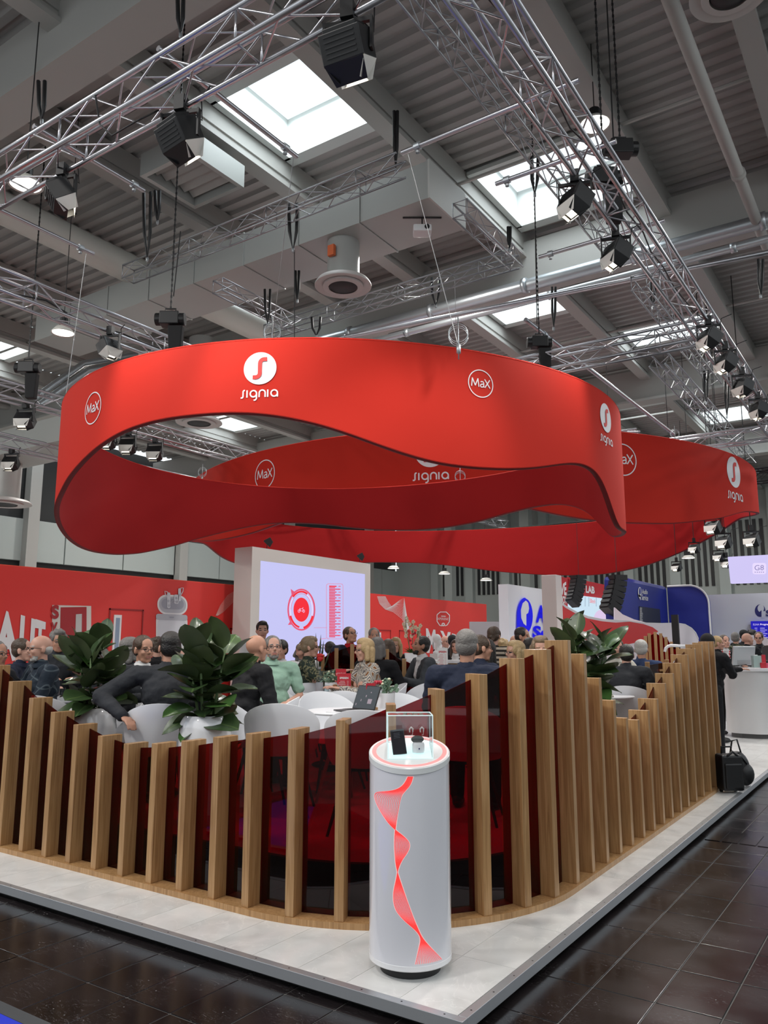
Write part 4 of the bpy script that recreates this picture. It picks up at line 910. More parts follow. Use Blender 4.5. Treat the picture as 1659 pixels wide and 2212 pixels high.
quadslab([(1204, 1400), (1226, 1400), (1226, 1250), (1204, 1243)], d2, 'banner', SR, NB); quadslab([(1313, 1400), (1331, 1400), (1331, 1298), (1313, 1292)], d2, 'banner', SR, NB)
d3 = lambda x, y: atY(x, y, NY - .15)
quadslab([(1227, 1345), (1315, 1345), (1314, 1294), (1226, 1283)], d3, 'screen', mat('led_pale', (0, 0, 0), .4, emit=(.62, .80, .93), es=.95), NB, .05)
def ytext(mb, t, c, Y, mi=0, bold=.05):
    g = bil(*[atY(x, y, Y) for x, y in c]); v, f, a = text2d(t, bold); mb.add([g(*p) for p in v], f, mi)
mb = MB(); ytext(mb, 'NOISE LAB', [(1232, 1277), (1285, 1283), (1284, 1267), (1232, 1260)], NY - .01)
for t, c in (('LIVE', [(1204, 1282), (1224, 1287), (1223, 1256), (1204, 1270)]), ('INNOV', [(1204, 1302), (1225, 1306), (1225, 1288), (1204, 1286)]), ('NOB', [(1315, 1320), (1329, 1324), (1329, 1304), (1315, 1299)]), ('ERLE', [(1316, 1342), (1330, 1342), (1330, 1330), (1316, 1334)])): ytext(mb, t, c, NY - .12)
mb.build('lettering', WHITE, NB)
mb = MB(); ytext(mb, '50km/h', [(1274, 1302), (1286, 1304), (1286, 1295), (1274, 1293)], NY - .17, bold=0, mi=0)
for x in (1239, 1255, 1264, 1272, 1288, 1303): stroke(mb, [(x, 1290), (x, 1310)], .7, lambda u, v: atY(u, v, NY - .17), 1)
fill(mb, arc(1299, 1340, 17, 180, 360, 20, 23), lambda u, v: atY(u, v, NY - .172), 2); fill(mb, [(1246, 1327), (1252, 1322), (1252, 1330)], lambda u, v: atY(u, v, NY - .172), 0)
mb.build('screen_graphic', [LEDR, LEDD, mat('led_lilac', (0, 0, 0), .4, emit=(.75, .60, .85), es=.95)], NB)
def linearray(label, x, y, D, s=1):
    p = atd(x, y, D); o = empty('loudspeaker_array', p, YAW + .3); tag(o, label, 'loudspeaker')
    for k in range(7):
        a = k * 7; x_ = -.08 * k ** 1.5 * .25; M = Matrix.Translation((x_, 0, -k * .2)) @ Matrix.Rotation(R(a), 4, 'Y')
        MB().box((-.25, -.3, -.19), (.25, .3, 0), M).box((-.3, -.27, -.16), (-.25, .27, -.03), M).build('speaker_box', BLACKM, o)
    MB().tube([(0, 0, 0), (0, 0, 8)], .01, 5).build('chain', BLACK, o); o.scale = (s, s, s)
linearray('black curved line array loudspeaker left, under the rear ring', 1250, 1243, 21.0, .55); linearray('black curved line array loudspeaker right, beside the blue booth', 1332, 1243, 21.5, .72)
# blue booth ------------------------------------------------------------
BB = empty('exhibition_booth'); tag(BB, 'deep blue rounded booth walls with small white ear emblem and lettering', 'booth')
BLUEB = mat('booth_blue', (.012, .022, .22), .45); BXw = atY(1441, 1266, 25).x
corner = atY(1441, 1266, 25); zb_ = corner.z
fB = lambda o: (lambda x, y: atX(x, y, BXw + o))
MB().box((BXw - .45, atX(1346, 1400, BXw).y, PZ), (BXw, 25, zb_)).build('side_panel', BLUEB, BB, bevel=.12)
xr = atY(1531, 1300, 25).x; rad = .55; zz_ = atY(1508, 1264, 25).z
poly = [(BXw, PZ), (xr, PZ)] + [(xr - rad + rad * math.cos(R(a)), zz_ - rad + rad * math.sin(R(a))) for a in range(0, 91, 10)] + [(BXw, zz_)]
MB().add([(x, 25, z) for x, z in poly] + [(x, 25.2, z) for x, z in poly], [tuple(range(len(poly))), tuple(range(len(poly), 2 * len(poly)))[::-1]] + [(i, i + len(poly), (i + 1) % len(poly) + len(poly), (i + 1) % len(poly)) for i in range(len(poly))]).build('back_panel', BLUEB, BB)
mb = MB(); mb.tube([(x, 24.99, z) for x, z in poly[1:]], .03, 6); mb.build('white_edge', WHITE, BB)
mb = MB(); q = lambda t, c: bigtext(mb, t, c, BXw + .01, 0, .02)
q('Audio', [(1387, 1283), (1399, 1284), (1399, 1274), (1387, 1272)]); q('Service', [(1386, 1296), (1400, 1298), (1400, 1286), (1386, 1284)])
solid(mb, arc(1382, 1279, 3.6, 0, 360, 20, 11)[:-1], fB(.0), fB(.02)); fill(mb, [(1379.5, 1283), (1384, 1287), (1384, 1297), (1380, 1290)], fB(.02)); mb.build('lettering', WHITE, BB)
mb = MB(); fill(mb, arc(1382.4, 1277, 1.9, 0, 360, 16, 7.5)[:-1], fB(.024)); mb.build('emblem_opening', BLUEB, BB)
a, b = atX(1380, 1310, BXw), atX(1425, 1347, BXw); MB().box((BXw, a.y, b.z), (BXw + .03, b.y, a.z)).build('black_board', mat('board', (.02, .025, .03), .4), BB)
mb = MB()
for k in range(16): stroke(mb, [(1382, 1313 + k * 2), (1386 + rnd.random() * 3, 1313.4 + k * 2)], .8, fB(.035))
mb.build('board_text', WHITE, BB)
# white right wall -----------------------------------------------------------
VW = empty('exhibition_wall'); tag(VW, 'white exhibition wall at the right edge with dark blue ear emblem', 'wall')
zv = atY(1590, 1283, 26).z; xl = atY(1527, 1285, 26).x
MB().box((xl, 26, PZ), (1.5, 26.2, zv)).build('panel', mat('cool_white3', (.62, .66, .72), .5), VW)
fV = lambda o: (lambda x, y: atY(x, y, 26 - o)); NAVY = mat('navy_print', (.02, .025, .16), .5)
mb = MB(); fill(mb, arc(1642, 1319, 11.5, 0, 360, 30, 13.5)[:-1], fV(.006), 0); fill(mb, arc(1643.5, 1314, 7, 0, 360, 24, 8.5)[:-1], fV(.01), 1); fill(mb, [(1645, 1320), (1656, 1320), (1652, 1334), (1645, 1336)], fV(.012), 1); fill(mb, [(1636, 1326), (1645, 1318), (1645, 1332), (1640, 1330)], fV(.014), 0)
ytext(mb, 'S', [(1654, 1331), (1665, 1331), (1665, 1318), (1654, 1318)], 25.98, 0, .03); mb.build('emblem', [NAVY, mat('cool_white3')], VW)
PS = empty('programme_screen'); tag(PS, 'blue programme screen on the white wall at the right edge', 'screen')
a, b = atY(1622, 1342, 25.9), atY(1700, 1376, 25.9)
MB().box((a.x, 25.85, b.z - .25), (b.x, 25.95, a.z)).build('display', mat('led_blue', (0, 0, 0), .4, emit=(.01, .008, .42), es=1), PS); MB().box((a.x - .08, 25.9, b.z - .3), (a.x, 26, a.z - .1)).build('side_frame', DUCT, PS)
mb = MB(); ytext(mb, 'EUHA', [(1627, 1351), (1640, 1351), (1640, 1347), (1627, 1347)], 25.84, bold=-.01); ytext(mb, 'Programm', [(1642, 1351.5), (1668, 1351.5), (1668, 1346.5), (1642, 1347)], 25.84, bold=.03)
for k in range(6): stroke(mb, [(1630, 1357 + k * 4), (1636, 1357 + k * 4)], .8, lambda u, v: atY(u, v, 25.84)); stroke(mb, [(1642, 1357 + k * 4), (1652 + (k * 5) % 9, 1357 + k * 4)], .9, lambda u, v: atY(u, v, 25.84))
mb.build('lettering', LEDW, PS)
HS = empty('hanging_display'); tag(HS, 'pale lilac hanging display panel at right reading G8', 'screen')
gY = 21.5
quadslab([(1578, 1260), (1700, 1256), (1700, 1196), (1572, 1203)], lambda x, y: atY(x, y, gY), 'display', mat('led_lilac2', (0, 0, 0), .4, emit=(.66, .60, .96), es=.95), HS, .2)
mb = MB(); pts = rr(1625.5, 1216, 1655, 1240.5, 5); fill(mb, pts, lambda u, v: atY(u, v, gY - .01), 0)
ytext(mb, 'G8', [(1630, 1232), (1650, 1231.5), (1650, 1220.5), (1630, 1221)], gY - .02, 1, 0)
for k in range(5): fill(mb, [(1630.5 + k * 4.4, 1234.5), (1633 + k * 4.4, 1236), (1630.5 + k * 4.4, 1237.6)], lambda u, v: atY(u, v, gY - .02), 1)
mb.build('lettering', [LEDW, mat('led_slate', (0, 0, 0), .4, emit=(.25, .22, .45), es=1)], HS)
# light grey booth bits between the red wall and the white panel
gb = MB(); p = atd(1075, 1395, 26); gb.box((-.9, -.05, 0), (.9, .05, atd(1075, 1343, 26).z), None)
tag(gb.build('partition', mat('grey_partition', (.4, .4, .42), .5), loc=(p.x, p.y, 0), rz=YAW), 'pale grey low partition between the red wall and the white panel', 'partition')

# ================================================================== PEDESTAL
pc = Vector((-2.255, 3.575)); PR = .205
pd = empty('display_pedestal', (pc.x, pc.y, PZ)); tag(pd, 'white glossy cylindrical pedestal with glowing red line wave, front of the fence', 'pedestal')
AW_ = pc.normalized(); SLP = math.tan(R(15))
def slant(mb, z0=.9):
    mb.v = [(x, y, z + SLP * (x * AW_.x + y * AW_.y) if z > z0 else z) for x, y, z in mb.v]; return mb
MB().lathe([(.15, 0), (.15, .035), (.145, .045)], 40).build('base', BLACK, pd, smooth=True, autos=40)
MB().lathe([(.14, .045), (PR - .004, .05), (PR + .001, .055), (PR + .001, .075), (PR - .001, .078)], 64).build('bottom_ring', WHITEG, pd, smooth=True, autos=30)
HB = .999
slant(MB().lathe([(PR, .078), (PR, HB)], 72)).build('body', PEDW, pd, smooth=True, autos=30)
slant(MB().lathe([(PR, HB), (PR + .004, HB + .004), (PR + .004, HB + .03), (PR, HB + .034), (0, HB + .034)], 72)).build('top', mat('pedestal_top', (.72, .74, .74), .25), pd, smooth=True, autos=30)
slant(MB().lathe([(.172, HB + .0355), (.193, HB + .0355)], 72, cap=False)).build('light_ring', mat('ring_glow', (.6, .2, .2), .4, emit=(1, .40, .38), es=.5), pd)
slant(MB().lathe([(.193, HB + .0352), (.2035, HB + .0352)], 72, cap=False)).build('light_halo', mat('ring_glow2', (.8, .6, .6), .4, emit=(1, .75, .73), es=.35), pd)
Aw = [(640, 548), (700, 535), (745, 500), (775, 470), (850, 455), (950, 440), (1040, 430), (1100, 425), (1200, 425), (1300, 432), (1370, 445), (1450, 470), (1580, 510), (1700, 550), (1830, 600), (2012, 728)]
Bw = [(640, 515), (690, 497), (725, 468), (750, 445), (768, 400), (782, 340), (800, 302), (850, 280), (900, 300), (970, 350), (1040, 410), (1080, 480), (1140, 530), (1200, 515), (1270, 470), (1340, 445), (1400, 438), (1500, 418), (1560, 415), (1640, 430), (1710, 490), (1770, 560), (1830, 598), (1900, 582), (2020, 558)]
ys = np.linspace(640, 2016, 130)
def smooth_interp(pts, ys):
    x = np.interp(ys, [p[0] for p in pts], [p[1] for p in pts])
    for _ in range(10): x[1:-1] = (x[:-2] + 2 * x[1:-1] + x[2:]) / 4
    return x
xa, xb = smooth_interp(Aw, ys), smooth_interp(Bw, ys)
azc = math.atan2(-pc.y, -pc.x)
def pedmap(u, v, r=PR + .0012):
    t = math.asin(max(-.98, min(.98, (u - 525) / 280))) ; a = azc + t; zt_ = HB - .006 + SLP * r * (math.cos(a) * AW_.x + math.sin(a) * AW_.y); z = zt_ - (v - 640) / (2020 - 640) * (zt_ - .085)
    return (r * math.cos(a), r * math.sin(a), z)
mb = MB()
for k in range(15):
    t = k / 14; stroke(mb, [(float(a * (1 - t) + b * t), float(y)) for a, b, y in zip(xa, xb, ys)], 2.3 if 0 < k < 14 else 3.0, pedmap)
mb.build('line_wave', mat('wave_glow', (.5, .02, .02), .4, emit=(1, .05, .045), es=.95), pd)
mb = MB(); stroke(mb, [(float((a + b) / 2), float(y)) for a, b, y in zip(xa, xb, ys)], 1, lambda u, v: (0, 0, 0)) if 0 else None
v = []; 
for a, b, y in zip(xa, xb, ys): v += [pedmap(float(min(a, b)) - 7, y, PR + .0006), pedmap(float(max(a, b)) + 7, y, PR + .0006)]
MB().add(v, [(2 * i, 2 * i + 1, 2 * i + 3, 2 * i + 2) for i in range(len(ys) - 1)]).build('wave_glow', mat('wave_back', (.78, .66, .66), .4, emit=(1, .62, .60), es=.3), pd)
# showcase on the pedestal
sc_ = empty('glass_showcase', (pc.x, pc.y, PZ + HB + .0362), YAW + .02); tag(sc_, 'small clear glass showcase on top of the white pedestal', 'showcase')
hw, hd, hh = .1145, .10, .185
def shear(mb):
    mb.v = [(x, y, z + SLP * y * max(0, 1 - z / hh)) for x, y, z in mb.v]; return mb
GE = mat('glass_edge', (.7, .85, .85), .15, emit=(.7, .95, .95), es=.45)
for p, q in (((-hw, -hd, 0), (hw, -hd + .003, hh)), ((-hw, hd - .003, 0), (hw, hd, hh)), ((-hw, -hd, 0), (-hw + .003, hd, hh)), ((hw - .003, -hd, 0), (hw, hd, hh)), ((-hw, -hd, hh - .003), (hw, hd, hh))): shear(MB().box(p, q)).build('glass_pane', CLEAR, sc_)
mb = MB()
for x in (-hw, hw):
    for y in (-hd, hd): mb.box((x - .0022, y - .0022, 0), (x + .0022, y + .0022, hh))
for y in (-hd, hd): mb.box((-hw, y - .0022, hh - .0022), (hw, y + .0022, hh + .0022)); mb.box((-hw, y - .002, 0), (hw, y + .002, .003))
for x in (-hw, hw): mb.box((x - .0022, -hd, hh - .0022), (x + .0022, hd, hh + .0022))
shear(mb).build('glass_edge', GE, sc_)
shear(MB().box((-hw + .004, -hd + .004, 0), (hw - .004, hd - .004, .002))).build('lit_base', mat('lit_base', (.7, .85, .85), .4, emit=(.62, .95, .98), es=.55), sc_)
def onped(x, y, z): 
    M = Matrix.Translation((pc.x, pc.y, PZ + HB + .0385)) @ Matrix.Rotation(YAW + .02, 4, 'Z'); return M @ Vector((x, y, z + SLP * y))
ph = empty('smartphone', onped(-.05, -.055, 0), YAW + .05); tag(ph, 'black smartphone leaning on a stand inside the showcase', 'phone')
Mx = Matrix.Rotation(R(-24), 4, 'X') @ Matrix.Rotation(R(-6), 4, 'Y')
MB().box((-.036, -.004, 0), (.036, .004, .130), Mx).build('body', mat('phone_body', (.02, .02, .022), .15), ph, bevel=.003); MB().box((-.033, -.0052, .005), (.033, -.004, .126), Mx).build('screen', mat('phone_screen', (.012, .014, .02), .06, coat=.5), ph)
mb = MB()
for k in range(4): mb.box((-.02, -.0055, .085 + k * .008), (.012, -.0052, .086 + k * .008), Mx)
mb.build('screen_text', mat('dim_print', (.12, .13, .15), .4), ph)
MB().box((-.02, .062, .0), (.02, .068, .10)).build('stand', mat('grey_stand', (.35, .37, .38), .4), ph)
cs_ = empty('charging_case', onped(.045, -.03, 0), YAW + .1); tag(cs_, 'small open white charging case inside the showcase', 'case')
MB().lathe([(.0, 0), (.03, 0), (.032, .01), (.032, .04), (.028, .05), (0, .05)], 24).build('body', WHITEG, cs_, smooth=True, autos=50)
MB().ell((0, .03, .062), (.034, .012, .02)).build('lid', mat('dark_lid', (.05, .055, .055), .2), cs_, smooth=True)
MB().lathe([(0, 0), (.004, 0)], 12, M=Matrix.Translation((0, -.033, .022)) @ Matrix.Rotation(R(90), 4, 'X')).build('emblem', NAVY, cs_)
for i, (x, y, lb) in enumerate(((.012, .03, 'left'), (.068, .03, 'right'))):
    h = empty('hearing_aid', onped(x, y, .078), YAW); tag(h, '%s small grey hearing aid on a clear stand behind the charging case' % lb, 'hearing aid')
    MB().tube([(-.008, 0, 0), (-.009, 0, .016), (0, 0, .026), (.009, 0, .018), (.008, 0, .002)], [.003, .004, .0045, .004, .0025], 8).build('shell', mat('silver', (.5, .5, .48), .3, .4), h, smooth=True)
    MB().tube([(.008, 0, .002), (.006, -.004, -.014), (.0, -.006, -.012)], .0012, 6).build('tube', mat('silver'), h); MB().box((-.004, -.002, -.085), (.004, .002, 0)).build('stand', CLEAR, h)
# ================================================================== FURNITURE
TZ = DZ + .74
def ang(xy, a):
    """world z-rotation for something whose local +y faces: 0 = camera, 90 = image right, -90 = image left, 180 = away"""
    t = Vector((-xy[0], -xy[1], 0)).normalized(); r = Vector((-t.y, t.x, 0)); d = t * math.cos(R(a)) + r * math.sin(R(a))
    return math.atan2(d.y, d.x) - math.pi / 2
def chair_mesh():
    NU, NV = 40, 14; v = []; f = []
    def P(i, j):
        ph = 2 * math.pi * i / NU; t = j / (NV - 1); bk = math.cos(ph)      # bk=1 back (-y)
        hr = .40 * max(0, (bk + .62) / 1.62) ** .75 if bk > -.62 else -.0
        if t < .5: s = t / .5; r = .80 * s; z = .0 - .012 * (1 - s)
        else: s = (t - .5) / .5; r = .80 + .20 * math.sin(s * math.pi / 2) + .16 * s * s * max(0, bk); z = hr * (s ** 1.5) + (-.03 * s if bk < -.6 else 0)
        return Vector((.285 * r * math.sin(ph) * (1 + .04 * (1 - abs(bk))), -.26 * r * bk, .44 + z))
    for i in range(NU):
        for j in range(NV): v.append(P(i, j))
    for i in range(NU):
        for j in range(1, NV - 1): f.append((i * NV + j, ((i + 1) % NU) * NV + j, ((i + 1) % NU) * NV + j + 1, i * NV + j + 1))
    f.append(tuple(i * NV + 1 for i in range(NU)))
    return MB().add(v, f)
CH0 = None
def chair(px_, D_, face, label, legs=True):
    global CH0
    p = atd(px_, 1500, D_); rz = ang(p, face)
    if CH0 is None:
        c = empty('tub_chair'); s = chair_mesh().build('shell', CHAIRW, c, smooth=True)
        m = s.modifiers.new('s', 'SOLIDIFY'); m.thickness = .009; m = s.modifiers.new('b', 'BEVEL'); m.width = .003; m.segments = 2
        for sx in (-1, 1):
            for sy in (-1, 1): MB().tube([(sx * .12, sy * .12, .43), (sx * .235, sy * .225, 0)], .016, 10, r2=.010).build('leg', mat('chair_leg', (.02, .018, .018), .5), c, smooth=True, autos=40)
        MB().box((-.13, -.13, .41), (.13, .13, .43)).build('seat_frame', BLACKM, c)
        CH0 = c
    else: c = copy_tree(CH0)
    c.location = (p.x, p.y, DZ); c.rotation_euler = (0, 0, rz); tag(c, label, 'chair', 'white tub chairs in the lounge'); return c
for t in ((612, 6.45, 172, 'empty white tub chair close behind the fence, back to us, right of the second plant'), (716, 7.5, 25, 'empty white tub chair facing us behind the laptop table'), (572, 7.0, -100, 'empty white tub chair seen from the side behind the nearest empty chair'),
          (792, 5.8, 172, 'empty white tub chair mostly hidden by the panel before the laptop table'), (762, 8.1, 160, 'empty white tub chair at the bottle table, back to us'), (872, 7.9, 70, 'empty white tub chair, left one of the pair right of the flower pot'), (905, 7.3, 50, 'empty white tub chair, right one of the pair right of the flower pot'),
          (918, 9.4, -25, 'empty white tub chair left of the grey haired man in navy'), (824, 9.4, -80, 'empty white tub chair beside the blonde woman'), (1366, 9.45, 165, 'empty white tub chair nearer one beside the third plant'), (1352, 10.3, 170, 'empty white tub chair further one beside the third plant'), (648, 9.8, 200, 'white tub chair behind the green polo man'),
          (240, 7.4, -70, 'white tub chair between the first plant and the leaning man'), (108, 8.0, 150, 'white tub chair left of the first plant')): chair(*t)
TB0 = None
def table(px_, D_, r, label, z=None):
    p = atd(px_, 1500, D_); t = empty('round_table', (p.x, p.y, DZ)); tag(t, label, 'table'); h = .74
    MB().lathe([(0, h - .022), (r - .02, h - .022), (r, h - .008), (r - .004, h), (0, h)], 56).build('tabletop', CHAIRW, t, smooth=True, autos=30)
    for k in range(4):
        a = k * math.pi / 2 + .5; MB().tube([(.06 * math.cos(a), .06 * math.sin(a), h - .03), (.26 * math.cos(a), .26 * math.sin(a), 0)], .018, 8, r2=.013).build('leg', OAK, t, smooth=True, autos=40)
    MB().lathe([(.12, h - .05), (.12, h - .022)], 20).build('collar', OAK, t, smooth=True, autos=40)
    return p
T1 = table(752, 6.75, .35, 'round white table with laptop and red menu near the fence'); T2 = table(705, 9.0, .34, 'round white table with water bottle and red menus')
T3 = table(118, 8.7, .36, 'round white table with water glasses left of the first plant'); T4 = table(1300, 9.0, .34, 'round white table hidden behind the right slats')
def at_t(px_, D_, z=TZ): p = atd(px_, 1500, D_); return Vector((p.x, p.y, z))
lp = empty('laptop', at_t(764, 6.62), YAW - R(48)); tag(lp, 'open black convertible laptop on the table near the fence', 'laptop')
MB().box((-.14, -.10, .004), (.14, .10, .014)).build('keyboard_base', mat('laptop_body', (.06, .06, .065), .45), lp, bevel=.003)
kb = MB()
for i in range(12):
    for j in range(5): kb.box((-.128 + i * .0215, -.01 - .0 + j * .018, .0145), (-.128 + i * .0215 + .018, .004 + j * .018, .016))
tag(kb.build('key', BLACK, lp), kind='stuff')
Ml = Matrix.Translation((0, .10, .012)) @ Matrix.Rotation(R(-22), 4, 'X')
MB().box((-.14, 0, 0), (.14, .008, .205), Ml).build('lid', BLACKM, lp, bevel=.002); MB().box((-.132, -.0012, .008), (.132, 0, .197), Ml).build('display', mat('laptop_display', (.03, .035, .04), .15, emit=(.08, .09, .10), es=.6), lp)
mb = MB()
for k in range(7): mb.box((-.11 + (k * .05) % .2, -.0022, .03 + (k * .037) % .14), (-.10 + (k * .05) % .2, -.0014, .04 + (k * .037) % .14), Ml)
mb.box((.03, -.0022, .05), (.08, -.0014, .09), Ml); mb.build('icon', mat('icon_grey', (.3, .25, .3), .5), lp)
pn = MB().tube([(0, 0, .004), (.13, .02, .004)], .004, 8).build('pen', WHITEG, smooth=True, loc=at_t(705, 6.55)); tag(pn, 'white pen on the laptop table', 'pen')
REDC = mat('menu_red', (.50, .02, .035), .5)
def menu(label, px_, D_, w, h, lines, title, rz, z=TZ, s=1):
    m = empty('menu_stand', at_t(px_, D_, z), YAW + rz); tag(m, label, 'menu')
    MB().box((-w * .55, -.03, 0), (w * .55, .03, .022)).build('wooden_foot', OAK, m, bevel=.003); MB().box((-w / 2, -.002, .018), (w / 2, .002, .02 + h)).build('card', REDC, m)
    fn = lambda u, v: (u, -.0028, v); mb = MB(); text(mb, title, fn, h * .1, 0, h * .86, bold=.04)
    if mb.v and max(abs(p[0]) for p in mb.v) > w * .45:
        k = w * .42 / max(abs(p[0]) for p in mb.v); mb.v = [(p[0] * k, p[1], p[2]) for p in mb.v]
    for i in range(lines):
        y = h * (.70 - i * .6 / lines); a = w * (.18 + .1 * ((i * 7) % 3)); stroke(mb, [(-a - w * .1, y), (a * .3, y)], .004, fn)
        stroke(mb, [(w * .2, y), (w * .34, y)], .003, fn)
    fill(mb, arc(0, h * .13, .006, 0, 360, 12)[:-1], fn); mb.build('print', WHITE, m)
menu('tall narrow red menu card on a wooden foot beside the laptop', 801, 6.78, .10, .20, 8, 'GETRÄNKE', R(40))
menu('wide red menu card on a wooden foot by the bottle', 743, 8.75, .15, .215, 8, 'SPEISEN', 0)
menu('small red menu card behind the wide one', 736, 9.2, .12, .25, 2, 'GETRÄNKE', 0)
MB_ = MB().box((-.05, -.03, 0), (.05, .03, .022)).build('card_box', REDC, loc=at_t(682, 8.72), rz=YAW, bevel=.002); tag(MB_, 'small flat red box on the bottle table', 'box')
def bottle(px_, D_):
    b = empty('water_bottle', at_t(px_, D_)); tag(b, 'tall clear glass water bottle on the middle table', 'bottle')
    MB().lathe([(0, 0), (.038, 0), (.04, .01), (.04, .17), (.03, .2), (.016, .23), (.014, .285)], 24).build('glass', WATER, b, smooth=True, autos=50); MB().lathe([(.016, .28), (.016, .305), (0, .305)], 16).build('cap', ALUD, b)
    MB().lathe([(.0405, .04), (.0405, .14)], 24, cap=False).build('bottle_print', mat('label_grey', (.35, .35, .38), .5), b, smooth=True)
bottle(690, 8.75)
def glass(label, px_, D_):
    g = empty('drinking_glass', at_t(px_, D_)); tag(g, label, 'glass', 'water glasses'); MB().lathe([(0, .0), (.032, 0), (.036, .11), (.033, .11), (.03, .008), (0, .008)], 24).build('tumbler', WATER, g, smooth=True, autos=40); MB().lathe([(0, .009), (.029, .01), (.031, .06), (0, .06)], 20).build('water', CLEAR, g)
glass('water glass right of the bottle', 704, 8.8); glass('water glass left on the left table', 120, 8.55); glass('second water glass on the left table, further right', 133, 8.75)
LEAFV = [mat('leaf_dark', (.018, .040, .014), .22, coat=.4), mat('leaf_mid', (.028, .062, .018), .25, coat=.35)]
EUC = mat('eucalyptus', (.14, .22, .15), .6); CREAMF = mat('cream_flower', (.62, .58, .42), .6); REDF = mat('red_flower', (.38, .01, .03), .5)
def flowers(label, px_, D_, red=True, r=.075, h=.13, z=TZ):
    p = at_t(px_, D_, z); o = empty('flower_pot', p); tag(o, label, 'flower pot')
    MB().lathe([(0, 0), (r, 0), (r + .002, .005), (r + .002, h), (r - .006, h), (r - .006, h - .02), (0, h - .02)], 28).build('pot', WHITEG, o, smooth=True, autos=40)
    q = random.Random(px_); mb = MB(); fl_ = MB(); rf = MB(); st = MB()
    for k in range(70):
        a = q.uniform(0, 6.28); e = q.uniform(.1, 1.5); R_ = q.uniform(.05, .12); c = Vector((math.cos(a) * math.cos(e), math.sin(a) * math.cos(e), math.sin(e))) * R_ + Vector((0, 0, h))
        s = q.uniform(.014, .026); n = Vector((q.gauss(0, 1), q.gauss(0, 1), q.gauss(0, 1))).normalized(); u = n.orthogonal().normalized(); w = n.cross(u)
        mb.add([c + u * s * math.cos(t) + w * s * .75 * math.sin(t) + n * .004 * math.cos(2 * t) for t in [i * math.pi / 4 for i in range(8)]], [tuple(range(8))])
        if k % 7 == 0: fl_.ell(c * 1.05, (.013, .013, .012), n=8, m=5)
        if k % 4 == 0: st.tube([(0, 0, h - .02), c], .0015, 4)
    if red:
        for k in range(8): a = k * .8; rf.ell((-.05 + .02 * math.cos(a), -.05 + .02 * math.sin(a), h + .085 + .008 * (k % 2)), (.018, .01, .014), Matrix.Rotation(a, 3, 'Z'), 8, 5)
        rf.build('red_flower', REDF, o, smooth=True)
    tag(mb.build('foliage', EUC, o), kind='stuff'); tag(fl_.build('bud', CREAMF, o, smooth=True), kind='stuff'); st.build('stem', mat('stem_green', (.1, .16, .06), .6), o)
flowers('white pot with red flower and eucalyptus beside the laptop', 834, 6.95); flowers('white pot with cream roses by the water bottle', 716, 8.95, False)
# tall orchid on the far high table
p = atd(893, 1425, 12.0); hz = p.z
ht = empty('bar_table', (p.x - .1, p.y, PZ), YAW); tag(ht, 'white topped high counter with wooden front under the orchid', 'table')
MB().box((-.5, -.3, hz - PZ - .05), (.8, .3, hz - PZ)).build('counter_top', WHITEG, ht, bevel=.01); MB().box((-.45, -.25, 0), (.75, .25, hz - PZ - .05)).build('body', OAK, ht)
orc = empty('orchid_arrangement', (p.x, p.y, hz)); tag(orc, 'tall white orchid arrangement with red blooms on the far high table', 'plant')
MB().lathe([(0, 0), (.12, 0), (.14, .1), (.13, .1), (.0, .09)], 24).build('pot', WHITEG, orc, smooth=True, autos=40)
q = random.Random(3); mb = MB(); lf = MB(); rd = MB(); st = MB()
for s in range(3):
    pts = [Vector((s * .05 - .05, 0, .1)), Vector((s * .09 - .12, .02, .35)), Vector((s * .12 - .14, 0, .62 - s * .06))]; st.tube(pts, .006, 6)
    for k in range(7):
        c = pts[1].lerp(pts[2], k / 6) + Vector((q.uniform(-.04, .04), q.uniform(-.04, .04), 0))
        for a in range(5): mb.ell(c + Vector((.02 * math.cos(a * 1.256), -.01, .02 * math.sin(a * 1.256))), (.017, .005, .013), Matrix.Rotation(a * 1.256, 3, 'Y'), 7, 4)
for k in range(10): c = Vector((q.uniform(-.08, .08), -.04, q.uniform(.12, .4))); rd.ell(c, (.02, .012, .018), None, 7, 4)
for k in range(30):
    a = q.uniform(0, 6.28); l = q.uniform(.1, .2); b = Vector((math.cos(a) * l, math.sin(a) * l, .1 + q.uniform(0, .12))); u = Vector((-math.sin(a), math.cos(a), 0)) * .02; lf.add([Vector((0, 0, .09)), b * .5 + u + Vector((0, 0, .06)), b, b * .5 - u + Vector((0, 0, .06))], [(0, 1, 2, 3)])
mb.build('blossom', CREAMF, orc, smooth=True); rd.build('red_flower', REDF, orc, smooth=True); tag(lf.build('foliage', mat('leafy_green', (.06, .14, .03), .5), orc), kind='stuff'); st.build('stem', mat('stem_green'), orc)
# spiky strelitzia before the screen
p = atd(688, 1400, 10.8); o = empty('strelitzia_plant', (p.x, p.y, DZ + .74)); tag(o, 'spiky dark leaves with a red bloom before the video wall', 'plant')
mb = MB()
for dx, zz in ((-.10, .66), (-.04, .72), (.03, .70), (.07, .62), (.16, .50)):
    b = rt * dx + Vector((0, 0, zz - .02)); mb.tube([(0, 0, 0), b * .5, b * .75, b], [.004, .006, .014, .001], 6)
mb.build('leaf', LEAFV[0], o, smooth=True); MB().ell((.02, 0, .40), (.07, .03, .03)).ell((.03, 0, .36), (.05, .03, .04)).build('bloom', mat('bloom_red', (.6, .02, .02), .5), o, smooth=True); MB().lathe([(0, 0), (.06, 0), (.05, .14), (0, .14)], 16).build('vase', WHITEG, o, smooth=True)

